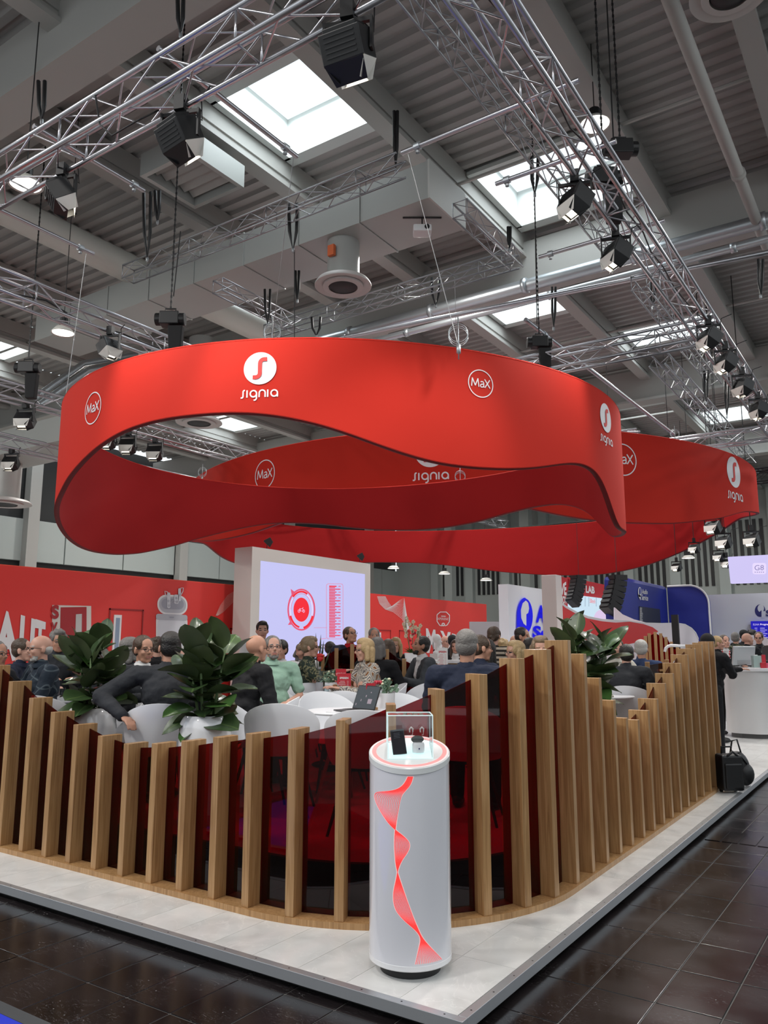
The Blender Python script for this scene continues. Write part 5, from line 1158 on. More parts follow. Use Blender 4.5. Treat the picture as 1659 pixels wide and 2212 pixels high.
# ---------------------------------------------------------------- rubber plants
def leaf_mesh(curl, seed):
    L = 10; q = random.Random(seed); v = []; f = []
    for i in range(L + 1):
        t = i / L; w = .37 * (max(0, math.sin(math.pi * min(1, t ** .86))) ** .62) if 0 < t < 1 else .0
        x = t; z = curl * t * t; 
        for k, s in enumerate((-1, -.5, 0, .5, 1)): v.append((w * s, x - .0, z + abs(s) * w * .22 + .012 * math.sin(t * 9 + s * 2 + seed)))
    for i in range(L):
        for k in range(4): f.append((i * 5 + k, i * 5 + k + 1, i * 5 + 6 + k, i * 5 + 5 + k))
    n = len(v); v2 = [(a, b, c - .006) for a, b, c in v]; f2 = [tuple(j + n for j in q_[::-1]) for q_ in f]
    return MB().add(v, f).add(v2, [tuple(j - n for j in q_) for q_ in f2], 1)
def leafmat(n1, c1, vein):
    m = mat(n1, c1, .34, coat=.12); n, b = nd(m); tc = n.nodes.new('ShaderNodeTexCoord'); sp = n.nodes.new('ShaderNodeSeparateXYZ'); n.links.new(tc.outputs['Object'], sp.inputs[0])
    ab = n.nodes.new('ShaderNodeMath'); ab.operation = 'ABSOLUTE'; n.links.new(sp.outputs[0], ab.inputs[0])
    r = ramp(n, ab.outputs[0], [(.0, vein), (.014, vein), (.022, c1)]); n.links.new(r.outputs[0], b.inputs['Base Color']); return m
LM = [leafmat('rubber_leaf', (.034, .066, .022), (.08, .13, .04)), leafmat('rubber_leaf_fresh', (.035, .085, .02), (.10, .18, .05)), mat('leaf_back', (.075, .105, .04), .5)]
LVS = []
for k, (cu, ma) in enumerate(((-.12, 0), (-.3, 0), (.1, 0), (-.2, 1))):
    o = leaf_mesh(cu, k).build('leaf', [LM[ma], LM[2]], smooth=True); LVS.append(o)
def vase_plant(label, px_, D_, w, seed, H=.80, spread=1.0, n=44, ls=1.0):
    p = atd(px_, 1500, D_); root = empty('potted_rubber_plant', (p.x, p.y, DZ)); tag(root, label, 'potted plant', 'large rubber plants in white vases')
    r = w / 2; h = .765
    MB().lathe([(0, 0), (r * .72, 0), (r * .84, .04), (r * 1.0, h * .55), (r * 1.02, h * .8), (r * .97, h * .93), (r * .86, h * .985), (r * .8, h), (r * .74, h - .01), (r * .74, h - .05), (0, h - .06)], 48).build('vase', WHITEG, root, smooth=True, autos=60)
    MB().lathe([(0, h - .045), (r * .75, h - .05)], 24).build('soil', mat('soil', (.03, .02, .015), .9), root)
    q = random.Random(seed); mb = MB(); stems = []
    for s in range(4):
        a = s * 1.7 + seed; b = Vector((math.cos(a) * .05, math.sin(a) * .05, h - .05)); t = Vector((math.cos(a) * (.06 + .07 * spread), math.sin(a) * (.06 + .07 * spread), h + H * (.66 - .07 * s)))
        m_ = b.lerp(t, .5) + Vector((0, 0, .02)); mb.tube([b, m_, t], [.011, .009, .006], 8); stems.append((b, m_, t))
    mb.build('stem', mat('stem_green'), root, smooth=True)
    for k in range(n):
        b, m_, t = stems[k % 4]; u = ((k // 4) + .5) / (n // 4); pos = b.lerp(m_, u * 2) if u < .5 else m_.lerp(t, u * 2 - 1)
        az = k * 2.4 + q.uniform(-.4, .4); el = R(-12 + 78 * u ** 1.1 + q.uniform(-12, 12)); ln = ls * q.uniform(.22, .30) * (1 - .15 * (u > .8)) * (.92 + .08 * spread)
        d = Vector((math.cos(az) * math.cos(el), math.sin(az) * math.cos(el), math.sin(el))); upv = Vector((0, 0, 1)) - d * d.z; upv.normalize(); sd = d.cross(upv)
        rl = q.uniform(-.5, .5); u2 = upv * math.cos(rl) + sd * math.sin(rl); s2 = d.cross(u2); pos = pos + d * .03
        M = Matrix(((s2.x, d.x, u2.x, pos.x), (s2.y, d.y, u2.y, pos.y), (s2.z, d.z, u2.z, pos.z), (0, 0, 0, 1)))
        o = inst(LVS[k % 3 if q.random() > .12 else 3], parent=root); o.matrix_basis = M @ Matrix.Diagonal((ln * q.uniform(.85, 1.1), ln, ln, 1))
vase_plant('rubber plant in white vase at left beside the grey striped shirt table', 200, 7.15, .40, 2, H=.78, n=60, ls=1.06)
vase_plant('rubber plant in white vase in front of the man leaning on his chair', 447, 6.15, .385, 5, H=.80, n=60, ls=1.06)
vase_plant('rubber plant in white vase behind the tall right slats', 1272, 8.15, .385, 9, H=1.0, spread=2.1, n=56, ls=1.2)
for o in LVS: bpy.data.objects.remove(o)
# inner fences -----------------------------------------------------------------
def line_slats(p0, p1, n, zs, a):
    return [(p0[0] + (p1[0] - p0[0]) * i / (n - 1), p0[1] + (p1[1] - p0[1]) * i / (n - 1), a, zs[i]) for i in range(n)]
def inner(name_label, pxs, D0, D1, zf, rail=None):
    sl = []
    for i, (x, y) in enumerate(pxs):
        D_ = D0 + (D1 - D0) * i / (len(pxs) - 1); p = atd(x, y, D_); sl.append((p.x, p.y, math.degrees(math.atan2(-p.y, -p.x)), p.z))
    # outward normal faces the camera side
    return fence('slatted_fence', name_label, sl, None, z0=zf, width=.055, depth=.12, glass_off=.06, rail=rail)[0]
inner('inner oak slat divider with red panels behind the blonde woman', [(697, 1414), (727, 1400), (761, 1391), (800, 1393), (836, 1402), (873, 1423), (915, 1438)], 11.2, 10.4, PZ, rail=[atd(870, 1442, 10.7).z])
inner('inner oak slat divider with red panel behind the dark jacket back', [(1398, 1430), (1440, 1425)], 9.9, 10.3, PZ, rail=[atd(1415, 1449, 10).z])
inner('distant oak slat divider with stepped tops before the red wave', [(1394, 1374), (1402, 1368), (1415, 1365), (1427, 1368), (1438, 1376), (1450, 1386), (1463, 1398)], 15.2, 15.4, PZ)
# ---------------------------------------------------------------- reception counter
p = atz(1612, 1590, PZ); q0 = Vector((-2.95, 15.1, 0))
rc = empty('reception_counter', (-2.62, 15.75, PZ), 0); tag(rc, 'white rounded reception counter at the right of the stand', 'counter')
def rrect(hx, hy, r, n=8):
    pts = []
    for sx, sy, a in ((1, -1, -90), (1, 1, 0), (-1, 1, 90), (-1, -1, 180)): pts += arc(sx * (hx - r), sy * (hy - r), r, a, a + 90, n)
    return pts
hC = atd(1612, 1442, 15.6).z - PZ
MB().prism(rrect(.33, .62, .26), .08).build('base', mat('counter_base', (.10, .10, .10), .5), rc)
MB().prism(rrect(.39, .70, .30), hC - .14, Matrix.Translation((0, 0, .08))).build('body', mat('counter_white', (.68, .68, .68), .35), rc, smooth=True, autos=40)
MB().prism(rrect(.43, .74, .33), .06, Matrix.Translation((0, 0, hC - .06))).build('counter_top', WHITEG, rc, bevel=.012)
MR = Matrix.Translation((-2.62, 15.75, PZ + hC))
def onc(x, y, z=0): return MR @ Vector((x, y, z))
def atc(px_, D_): p_ = atd(px_, 1430, D_); return Vector((p_.x, p_.y, PZ + hC))
mo = empty('monitor', atc(1604, 15.7), YAW + R(12)); tag(mo, 'white desktop monitor seen from behind on the reception counter', 'monitor')
MW = mat('monitor_grey', (.50, .52, .54), .4)
Mm = Matrix.Translation((0, 0, .02)) @ Matrix.Rotation(R(12), 4, 'X')
MB().box((-.22, -.02, .02), (.22, .02, .36), Mm).build('back', MW, mo, bevel=.01); MB().box((-.13, -.028, .04), (.13, -.02, .12), Mm).build('port_panel', mat('port_grey', (.4, .42, .44), .4), mo)
MB().box((-.11, -.04, .0), (.11, .1, .012)).box((-.03, .02, .0), (.03, .05, .2)).build('stand', MW, mo); MB().box((-.13, -.0215, .33), (.16, -.0205, .335), Mm).build('vent_slot', mat('port_grey'), mo)
bx = empty('leaflet_box', atc(1634, 15.5), YAW); tag(bx, 'translucent grey green box on the reception counter', 'box'); MB().box((-.07, -.05, 0), (.07, .05, .21)).build('body', mat('frosted', (.36, .46, .44), .25), bx, bevel=.004); MB().box((-.03, -.02, .21), (.02, .02, .225)).build('lid', WHITE, bx)
for lab, px_, D_, s, m in (('small red box on the counter at the right edge', 1647, 15.5, (.05, .04, .09), REDC), ('small pink carton on the counter at the right edge', 1656, 15.7, (.04, .04, .08), mat('pinkc', (.55, .08, .16), .5)), ('red folded leaflet standing on the counter', 1650, 16.0, (.03, .02, .22), REDC)):
    o = MB().box((-s[0], -s[1], 0), (s[0], s[1], s[2])).build('carton', m, loc=atc(px_, D_), rz=YAW, bevel=.004); tag(o, lab, 'box')
o = MB().box((-.012, -.15, .0), (.012, .15, .05)).build('tablet_back', MW, loc=atc(1657, 16.2) + Vector((0, 0, .12)), rz=YAW); o.name = 'dark_monitor'; o.data.materials[0] = BLACKM; tag(o, 'dark monitor edge at the right picture border', 'monitor'); o.scale = (1, 1, 5)
for k, (px_, D_, rz) in enumerate(((1592, 15.5, .3), (1603, 15.4, -.2), (1622, 15.45, .8))):
    o = MB().box((-.1, -.14, 0), (.1, .14, .004)).build('paper', WHITE, loc=atc(px_, D_) + Vector((0, 0, .001)), rz=YAW + rz); tag(o, ('white paper sheet left on the counter', 'white paper sheet before the monitor', 'white paper sheet right of the monitor')[k], 'paper')
# bags ---------------------------------------------------------------------------
LEA = mat('bag_black', (.012, .012, .013), .45, bump=(40, .3, .004))
b1 = empty('rolling_bag', atz(1579, 1712, PZ), R(38)); b1.scale = (.8, .8, .88); tag(b1, 'black upright trolley case standing at the end of the slat fence', 'bag')
MB().box((-.15, -.11, .03), (.15, .11, .46)).build('body', LEA, b1, bevel=.03); MB().box((-.12, -.135, .06), (.12, -.1, .36)).build('front_pocket', LEA, b1, bevel=.02)
MB().tube([(-.07, .05, .45), (-.07, .05, .54), (.07, .05, .54), (.07, .05, .45)], .012, 8).build('handle', BLACKM, b1, smooth=True)
for x in (-.1, .1): MB().tube([(x - .015, .07, .03), (x + .015, .07, .03)], .03, 12).build('wheel', BLACKM, b1)
MB().tube([(-.12, -.08, .40), (0, -.12, .50), (.12, -.08, .42)], .016, 6).build('strap', LEA, b1, smooth=True)
b2 = empty('shoulder_bag', atz(1596, 1697, PZ), R(30)); b2.scale = (.72, .72, .82); tag(b2, 'slumped black bag leaning behind the trolley case', 'bag')
MB().ell((0, 0, .23), (.19, .12, .235), n=20, m=12).ell((.1, -.03, .16), (.14, .11, .155), n=16, m=10).build('body', LEA, b2, smooth=True)
MB().tube([(-.1, 0, .42), (-.06, 0, .60), (.02, 0, .62), (.08, 0, .40)], .014, 6).build('handle', LEA, b2, smooth=True)
MB().tube([(-.14, -.08, .3), (-.02, -.14, .46), (.12, -.09, .3)], .012, 6).build('strap', LEA, b2, smooth=True)
# ================================================================== PEOPLE
def cloth(name, col, rough=.8, kind=None, c2=None, sc=1):
    m = mat('cloth_' + name, col, rough, bump=(14, .55, .02), spec=.25)
    if kind and not m.get('done'):
        m['done'] = 1; n, b = nd(m); mp = mapping(n, (sc, sc, sc))
        if kind == 'stripe':
            t = n.nodes.new('ShaderNodeTexWave'); t.bands_direction = 'Z'; t.inputs['Scale'].default_value = 5.5; t.inputs['Distortion'].default_value = .3; st = [(.48, col), (.52, c2)]
        elif kind == 'plaid':
            t = n.nodes.new('ShaderNodeTexBrick'); t.inputs['Scale'].default_value = 1; t.offset = 0; t.inputs['Color1'].default_value = (0, 0, 0, 1); t.inputs['Color2'].default_value = (0, 0, 0, 1); t.inputs['Mortar'].default_value = (1, 1, 1, 1)
            t.inputs['Mortar Size'].default_value = .005; t.inputs['Brick Width'].default_value = .13; t.inputs['Row Height'].default_value = .13; st = [(.4, col), (.6, c2)]; mp.inputs['Rotation'].default_value = (R(90), 0, R(20))
        elif kind == 'blotch':
            t = n.nodes.new('ShaderNodeTexNoise'); t.inputs['Scale'].default_value = 22; st = [(.5, col), (.56, c2), (.64, col)]
        elif kind == 'deco':
            t = n.nodes.new('ShaderNodeTexVoronoi'); t.feature = 'DISTANCE_TO_EDGE'; t.inputs['Scale'].default_value = 15; mp.inputs['Scale'].default_value = (1, 1, .6); st = [(.03, (.5, .45, .38)), (.1, (.02, .02, .04)), (.2, (.5, .46, .40)), (.3, (.17, .07, .025))]
        n.links.new(mp.outputs[0], t.inputs['Vector']); r = ramp(n, t.outputs[0], st); n.links.new(r.outputs[0], b.inputs['Base Color'])
    return m
CL = dict(navy=cloth('navy', (.012, .017, .036)), black=cloth('black', (.010, .010, .012)), char=cloth('charcoal', (.026, .028, .033)), char2=cloth('grey_suit', (.05, .055, .062)),
          polo=cloth('mint', (.27, .42, .33)), white=cloth('white', (.62, .62, .62)), jeans=cloth('denim', (.03, .05, .09)), brown=cloth('brown_vest', (.055, .04, .03)), dshirt=cloth('dark_shirt', (.03, .03, .035)),
          plaid=cloth('plaid', (.012, .02, .032), kind='plaid', c2=(.06, .08, .095)), floral=cloth('floral', (.02, .03, .022), kind='blotch', c2=(.22, .2, .11)), deco=cloth('deco', (.02, .02, .04), kind='deco'),
          stripe=cloth('stripe', (.02, .016, .014), kind='stripe', c2=(.42, .36, .29)), red=cloth('red', (.4, .01, .02)), green=cloth('satin_green', (.06, .12, .07), .35), cream=cloth('cream', (.5, .48, .42)), blue=cloth('blue', (.03, .05, .12)))
HAIR = dict(dark=mat('hair_dark', (.012, .009, .007), .45, bump=(70, .8, .01)), brown=mat('hair_brown', (.055, .032, .018), .45, bump=(70, .8, .01)), grey=mat('hair_grey', (.16, .15, .14), .5, bump=(70, .8, .01)),
            white=mat('hair_white', (.42, .41, .39), .5, bump=(70, .8, .01)), blond=mat('hair_blond', (.42, .29, .14), .42, bump=(60, .8, .01)), dblond=mat('hair_dark_blond', (.19, .13, .075), .45, bump=(60, .8, .01)), blackcloth=mat('head_cloth', (.008, .008, .009), .9))
FRAME = mat('glasses_frame', (.015, .012, .012), .3)
def remesh(mb, vox, smooth_it=4):
    me = bpy.data.meshes.new('tmp'); me.from_pydata([tuple(p) for p in mb.v], [], mb.f); o = bpy.data.objects.new('tmp', me); C.objects.link(o)
    m = o.modifiers.new('r', 'REMESH'); m.mode = 'VOXEL'; m.voxel_size = vox; m.use_smooth_shade = True
    s = o.modifiers.new('s', 'SMOOTH'); s.factor = .5; s.iterations = smooth_it
    dg = bpy.context.evaluated_depsgraph_get(); r = bpy.data.meshes.new_from_object(o.evaluated_get(dg)); bpy.data.objects.remove(o); bpy.data.meshes.remove(me)
    r.materials.clear(); return r
def paint(me, mats, fn=None):
    for m in mats: me.materials.append(m)
    n = len(me.polygons); mi = np.zeros(n, dtype=np.int32)
    if fn:
        c = np.empty(n * 3, dtype=np.float32); me.polygons.foreach_get('center', c); mi = fn(c.reshape(-1, 3)).astype(np.int32)
    me.polygons.foreach_set('material_index', mi); me.polygons.foreach_set('use_smooth', [True] * n); me.update()
def child(me, name, par, label=None):
    me.name = name; o = bpy.data.objects.new(name, me); C.objects.link(o); o.parent = par
    if label: o['label'] = label
    return o
PEOPLE = []
def person(label, px_, ytop, D, zf, pose='sit', face=0, head=(0, 0), hair='dark', style='short', skin=0, top='navy', shirt=None, legs='char', arms='table', glasses=False, beard=None, lean=6, build=1.0, vox=.0125, sc=None, female=False, short=False, ov=None, seat=False, lany=None, chairlab=None):
    L = R(lean); sd = Vector((0, math.sin(L), math.cos(L))); sit = pose == 'sit'; B = build
    pel = Vector((0, 0, .53 if sit else .95)); X = Vector((1, 0, 0)); fwd = X.cross(sd) * -1
    fwd = Vector((0, math.cos(L), -math.sin(L)))
    at = lambda h, f=0, x=0: pel + sd * h + fwd * f + X * x
    shw = (.17 if female else .208) * (.5 + .5 * B); nb = at(.53); Hc = nb + sd * .04 + Vector((0, .02, .092)); 
    Hm = Matrix.Rotation(R(head[0]), 4, 'Z') @ Matrix.Rotation(R(-head[1]), 4, 'X'); HT = Matrix.Translation(Hc) @ Hm
    topz = Hc.z + .125
    P = atd(px_, ytop, D); s = sc or max(.88, min(1.12, (P.z - zf) / topz))
    xy = Vector((P.x, P.y)); rz = ang(xy, face); off = Matrix.Rotation(rz, 2) @ Vector((Hc.x, Hc.y)) * s
    root = empty('person', (xy.x - off.x, xy.y - off.y, P.z - topz * s if (not sit and False) else zf), rz); root.scale = (s,) * 3
    tag(root, label, 'person'); PEOPLE.append(root)
    # joints
    SH = {}; 
    for sg, nm in ((-1, 'L'), (1, 'R')):
        Sx = at(.46, .0, sg * shw); mode = arms
        if arms == 'lap': E = Sx + Vector((sg * .06, .04, -.27)); Wd = Vector((sg * .10, .27, .68 if sit else .8))
        elif arms == 'table': E = Sx + Vector((sg * .07, .11, -.24)); Wd = Vector((sg * .12, .38, .80)) if sit else Sx + Vector((sg * -.02, .34, -.22))
        elif arms == 'gest': E = Sx + Vector((sg * .05, .06, -.26)); Wd = E + Vector((-sg * .08, .22, .10 if sg > 0 else .03))
        else: E = Sx + Vector((sg * .05, -.01, -.28)); Wd = E + Vector((sg * .0, .06, -.25))
        if ov and nm in ov: E, Wd = Vector(ov[nm][0]), Vector(ov[nm][1])
        SH[nm] = (Sx, E, Wd)
    hip = {sg: pel + Vector((sg * .09 * B, 0, -.03)) for sg in (-1, 1)}
    if sit: kn = {sg: Vector((sg * .13, .43, .53)) for sg in (-1, 1)}; an = {sg: Vector((sg * .14, .42, .09)) for sg in (-1, 1)}
    else: kn = {sg: Vector((sg * .10, .02, .50)) for sg in (-1, 1)}; an = {sg: Vector((sg * .11, -.01, .09)) for sg in (-1, 1)}
    rot = Matrix.Rotation(-L, 3, 'X')
    def torso(mb, k):
        w = .9 if female else 1
        mb.ell(at(.0), (.165 * B + k, .125 * B + k, .12), rot); mb.ell(at(.16, .02 * B), ((.15 * B) * w + k, .118 * B * (1 + .25 * (B - 1)) + k, .15), rot); mb.ell(at(.33, .0), (.172 * (.5 + .5 * B) * w + k, .118 * B + k, .165), rot)
        mb.cap(at(.455, -.01, -shw * .86), .066 + k, at(.455, -.01, shw * .86), .066 + k); mb.cap(at(.46), .07 + k, at(.53), .055 + k * .6)
        if female: mb.ell(at(.31, .085, -.065), (.06, .055, .06), rot); mb.ell(at(.31, .085, .065), (.06, .055, .06), rot)
    hand = MB()
    body = MB(); torso(body, -.012); body.cap(at(.50), .052, Hc - Hm @ Vector((0, .02, .05)), .05)
    T = lambda x, y, z: HT @ Vector((x, y, z)); R3 = HT.to_3x3()
    H = lambda c, r, m=None: body.ell(T(*c), r, R3 if m is None else R3 @ m, 18, 12)
    fw_ = .93 if female else 1
    H((0, -.012, .035), (.076, .096, .086)); H((0, .022, -.03), (.061 * fw_, .068, .082)); body.cap(T(-.025 * fw_, .045, -.088), .024, T(.025 * fw_, .045, -.088), .024); H((0, .058, -.098), (.022, .02, .018))
    body.cap(T(0, .085, .012), .007, T(0, .104, -.022), .011); body.cap(T(-.009, .093, -.027), .008, T(.009, .093, -.027), .008)
    body.cap(T(-.036, .07, .022), .012, T(.036, .07, .022), .012); H((-.036, .058, -.026), (.024, .026, .024)); H((.036, .058, -.026), (.024, .026, .024))
    body.cap(T(-.018, .078, -.058), .0075, T(.018, .078, -.058), .0075); body.cap(T(-.014, .078, -.067), .0075, T(.014, .078, -.067), .0075)
    for sg in (-1, 1): H((sg * .078, -.008, -.008), (.010, .020, .032)); 
    for nm, sg in (('L', -1), ('R', 1)):
        Sx, E, Wd = SH[nm]; body.cap(Sx, .045, E, .036); body.cap(E, .037, Wd, .024)
        d = (Wd - E).normalized(); lat = (d.cross(Vector((0, 0, 1)))); lat = lat.normalized() if lat.length > .2 else X; nrm_ = lat.cross(d)
        if nrm_.z < 0: nrm_ = -nrm_
        pc_ = Wd + d * .045; M3 = Matrix((lat, d, nrm_)).transposed(); body.ell(pc_, (.038, .048, .016), M3, 10, 8)
        for i, (o_, l_) in enumerate(((-.03, .062), (-.01, .072), (.01, .068), (.03, .052))):
            a = pc_ + d * .036 + lat * o_; b = a + d * l_ * .5 - nrm_ * .006; c = b + d * l_ * .42 - nrm_ * .022; body.cap(a, .0092, b, .0088, 7); body.cap(b, .0088, c, .0075, 7)
        th = pc_ - lat * sg * .0 + lat * (-sg * .036) * (1 if lat.x > 0 else -1) - d * .02; t2 = th + d * .045 + lat * (-sg * .022) * (1 if lat.x > 0 else -1) - nrm_ * .012; body.cap(th, .012, t2, .009, 7)
    for sg in (-1, 1): body.cap(hip[sg], .075, kn[sg], .05); body.cap(kn[sg], .048, an[sg], .034); body.cap(an[sg] + Vector((0, 0, -.03)), .032, an[sg] + Vector((0, .12, -.055)), .026)
    me = remesh(body, vox, 2)
    inv = np.array(HT.inverted())
    hm = HAIR[hair]; brd = HAIR[beard] if beard else None
    def pf(c):
        l = c @ inv[:3, :3].T + inv[:3, 3]; x, y, z = l[:, 0], l[:, 1], l[:, 2]; mi = np.zeros(len(c)); ax = np.abs(x); f = y > .045
        mi[f & (((ax - .030) / .0135) ** 2 + ((z - .003) / .0075) ** 2 < 1)] = 1
        mi[f & (ax < .022) & (z > -.070) & (z < -.054) & (y > .07)] = 2
        mi[f & (ax > .013) & (ax < .047) & (z > .022 - ax * .06) & (z < .030 - ax * .03)] = 3
        if beard:
            mi[(y > .025) & (z < -.048) & (z > -.125) & (mi != 2) & ((z < -.078) | ((ax > .032) & (z < -.062)) | ((z > -.053) & (ax < .022)))] = 4
        return mi
    paint(me, [SKIN[skin], EYE_M, LIP, hm if hair not in ('blackcloth',) else HAIR['dark'], brd or hm], pf); child(me, 'body', root)
    # hair ------------------------------------------------------------
    h = MB(); Hh = lambda c, r: h.ell(T(*c), r, R3, 18, 12)
    if style in ('short', 'long', 'bob', 'bun', 'braid', 'quiff', 'curly', 'cap', 'hood'):
        Hh((0, -.024, .050), (.083, .094, .083)); Hh((0, -.045, .005), (.081, .068, .075))
        for sg in (-1, 1): Hh((sg * .062, .012, .045), (.02, .045, .045))
        if style == 'quiff' or style == 'curly': Hh((0, .035, .098), (.062, .055, .036)); 
        if style == 'curly':
            q = random.Random(int(px_))
            for k in range(26):
                a = q.uniform(0, 6.28); e = q.uniform(0, 1.4); h.ell(T(.08 * math.cos(a) * math.cos(e), -.03 + .09 * math.sin(a) * math.cos(e) * (1 if math.sin(a) < 0 else .6), .045 + .085 * math.sin(e)), (.022,) * 3, None, 8, 6)
        if style in ('long', 'bob', 'bun', 'braid'):
            Hh((0, .002, .085), (.072, .08, .05))
            for sg in (-1, 1): Hh((sg * .068, .02, .03), (.022, .045, .055))
        if style in ('long', 'bob'):
            lz = -.19 if style == 'long' else -.09
            for sg in (-1, 1):
                h.cap(T(sg * .075, -.005, .02), .030, T(sg * .085, .005, lz), .028); h.cap(T(sg * .055, -.055, .0), .042, T(sg * .062, -.055, lz - .02), .035)
            h.cap(T(0, -.075, .0), .05, T(0, -.075, lz - .03), .04)
        if style == 'bun': Hh((0, -.125, .0), (.036, .036, .036))
        if style == 'braid':
            for k in range(9): Hh((.012 * (-1) ** k, -.10 - .006 * k, .03 - .035 * k), (.022, .018, .022))
        if style == 'cap': Hh((0, -.005, .055), (.088, .102, .082)); h.cap(T(-.03, .11, .06), .012, T(.03, .11, .06), .012)
        if style == 'hood': Hh((0, -.02, .03), (.10, .112, .11)); h.cap(T(0, -.06, -.03), .09, T(0, -.07, -.16), .12)
        if style not in ('cap', 'hood') or True: child_h = remesh(h, max(.006, vox * .75), 2); paint(child_h, [hm]); child(child_h, 'hair' if style not in ('cap', 'hood') else 'headwear', root)
    elif style == 'fringe':
        Hh((0, -.05, -.005), (.081, .062, .05)); me2 = remesh(h, max(.007, vox * .8), 2); paint(me2, [hm]); child(me2, 'hair', root)
    # clothes -----------------------------------------------------------
    t = MB(); torso(t, .012)
    if not sit: t.ell(at(-.04), (.168 * B, .125 * B, .12))
    for nm in 'LR':
        Sx, E, Wd = SH[nm]
        if short: t.cap(Sx, .066, Sx.lerp(E, .72), .062)
        else: t.cap(Sx, .075, E, .06); t.cap(E, .06, Wd - (Wd - E).normalized() * .015, .042)
    t.cap(at(.485), .072, at(.545, .005), .058)
    me = remesh(t, vox * 1.25, 3); ct = CL[top]; sh = CL[shirt] if shirt else ct
    bm = bmesh.new(); bm.from_mesh(me)
    for v_ in bm.verts: # soft folds
        p = v_.co; v_.co += v_.normal * (.010 * noise.noise(Vector((p.x * 8 + p.z * 6, p.y * 9, p.z * 17 - p.x * 6 + px_))) + .004 * noise.noise(p * 30))
    bm.to_mesh(me); bm.free()
    ivs = np.array((Matrix.Translation(pel) @ Matrix.Rotation(-L, 4, 'X')).inverted())
    def tf(c):
        l = c @ ivs[:3, :3].T + ivs[:3, 3]; mi = np.zeros(len(c))
        if shirt: mi[(l[:, 1] > .02) & (np.abs(l[:, 0]) < (l[:, 2] - .18) * .24) & (l[:, 2] > .2)] = 1
        if shirt: mi[(l[:, 2] > .525) & (np.abs(l[:, 0]) < .075)] = 1
        if lany: mi[(l[:, 1] > .03) & (np.abs(np.abs(l[:, 0]) - (l[:, 2] - .22) * .22) < .009) & (l[:, 2] > .22) & (l[:, 2] < .52)] = 2
        return mi
    paint(me, [ct, sh, CL[lany] if lany else ct], tf); child(me, 'polo_shirt' if short else ('jacket' if shirt else 'top'), root)
    if lany: MB().box((-.04, .0, 0), (.04, .004, .10)).build('name_badge', WHITE, root, loc=at(.14, .145 * B))
    g = MB(); g.ell(pel + Vector((0, 0, -.03)), (.172 * B, .132 * B, .12))
    for sg in (-1, 1): g.cap(hip[sg], .09, kn[sg], .066); g.cap(kn[sg], .066, an[sg] + Vector((0, 0, .0)), .055)
    cl = MB(); cl.lathe([(.074, -.012), (.068, .03), (.062, .028), (.066, -.012)], 20, M=Matrix.Translation(at(.515, .006)) @ rot.to_4x4(), cap=False); cl.build('collar', sh, root, smooth=True)
    me = remesh(g, max(vox * 1.4, .016), 3); paint(me, [CL[legs]]); child(me, 'trousers', root)
    for sg in (-1, 1):
        a = an[sg] * 1; f_ = MB(); f_.ell((a.x, a.y + .05, .035), (.045, .135, .035), None, 14, 8); f_.ell((a.x, a.y - .01, .06), (.04, .055, .045), None, 12, 8); f_.build('shoe', BLACKM, root, smooth=True)
    if glasses:
        gl = MB()
        for sg in (-1, 1):
            gl.tube([T(sg * .031 + .021 * math.cos(k * math.pi / 6), .096, .003 + .016 * math.sin(k * math.pi / 6)) for k in range(13)], .0024, 5); gl.tube([T(sg * .052, .094, .008), T(sg * .078, .04, .008), T(sg * .08, -.01, .0)], .0022, 5)
        gl.tube([T(-.011, .099, .006), T(.011, .099, .006)], .0022, 5); gl.build('glasses', FRAME, root, smooth=True)
    if seat:
        ca = empty('tub_chair'); bpy.data.objects.remove(ca); c = copy_tree(CH0); c.location = (root.location.x, root.location.y, DZ); c.rotation_euler = (0, 0, rz); tag(c, chairlab, 'chair', 'white tub chairs in the lounge')
    return root
D_ = DZ
person('man with dark glasses cut by the left picture edge', -4, 1384, 8.3, D_, face=50, hair='grey', style='short', skin=1, glasses=True, top='char', vox=.009)
person('short haired person in navy pullover with glasses at the left table', 52, 1379, 9.25, D_, face=68, head=(0, -6), hair='brown', style='short', top='navy', glasses=True, lean=8, female=False, seat=True, chairlab='white tub chair under the person in navy pullover at left', vox=.009)
person('bald white bearded man with black glasses in a dark plaid shirt', 88, 1372, 8.2, D_, face=-72, hair='white', style='fringe', beard='white', glasses=True, top='plaid', build=1.12, lean=6, vox=.0085, seat=True, chairlab='white tub chair under the white bearded man')
person('grey curly haired man with glasses half hidden by the first plant', 128, 1361, 10.3, D_, face=10, hair='grey', style='curly', glasses=True, skin=1, top='char')
person('brown haired person hidden behind the top of the first plant', 207, 1371, 10.2, D_, face=150, hair='brown', style='short', top='char')
person('long grey haired man in dark jacket turned away left of the glasses man', 282, 1377, 8.8, D_, face=150, head=(-20, 0), hair='grey', style='bob', top='char', vox=.009)
person('man with rimmed glasses and dark suit looking over the grey shirt shoulder', 312, 1373, 7.7, D_, face=20, head=(12, 2), hair='brown', style='short', glasses=True, skin=1, top='char', shirt='white', vox=.0075, lean=2)
person('broad man in charcoal shirt, back to us, hand on his white chair', 368, 1365, 6.75, D_, face=172, head=(20, 0), hair='dark', style='short', skin=1, top='char', legs='black', build=1.12, lean=12, vox=.0075, ov={'L': ((-.46, -.02, .83), (-.25, -.22, .70))}, arms='table', seat=True, chairlab='white tub chair the broad man in charcoal shirt rests his hand on')
person('curly haired person far behind the leaning man', 338, 1378, 11, D_, face=-140, hair='brown', style='curly', top='black')
person('woman in green satin blouse glimpsed through the second plant', 402, 1396, 10.2, D_, face=-20, hair='white', style='bob', skin=0, top='green', female=True)
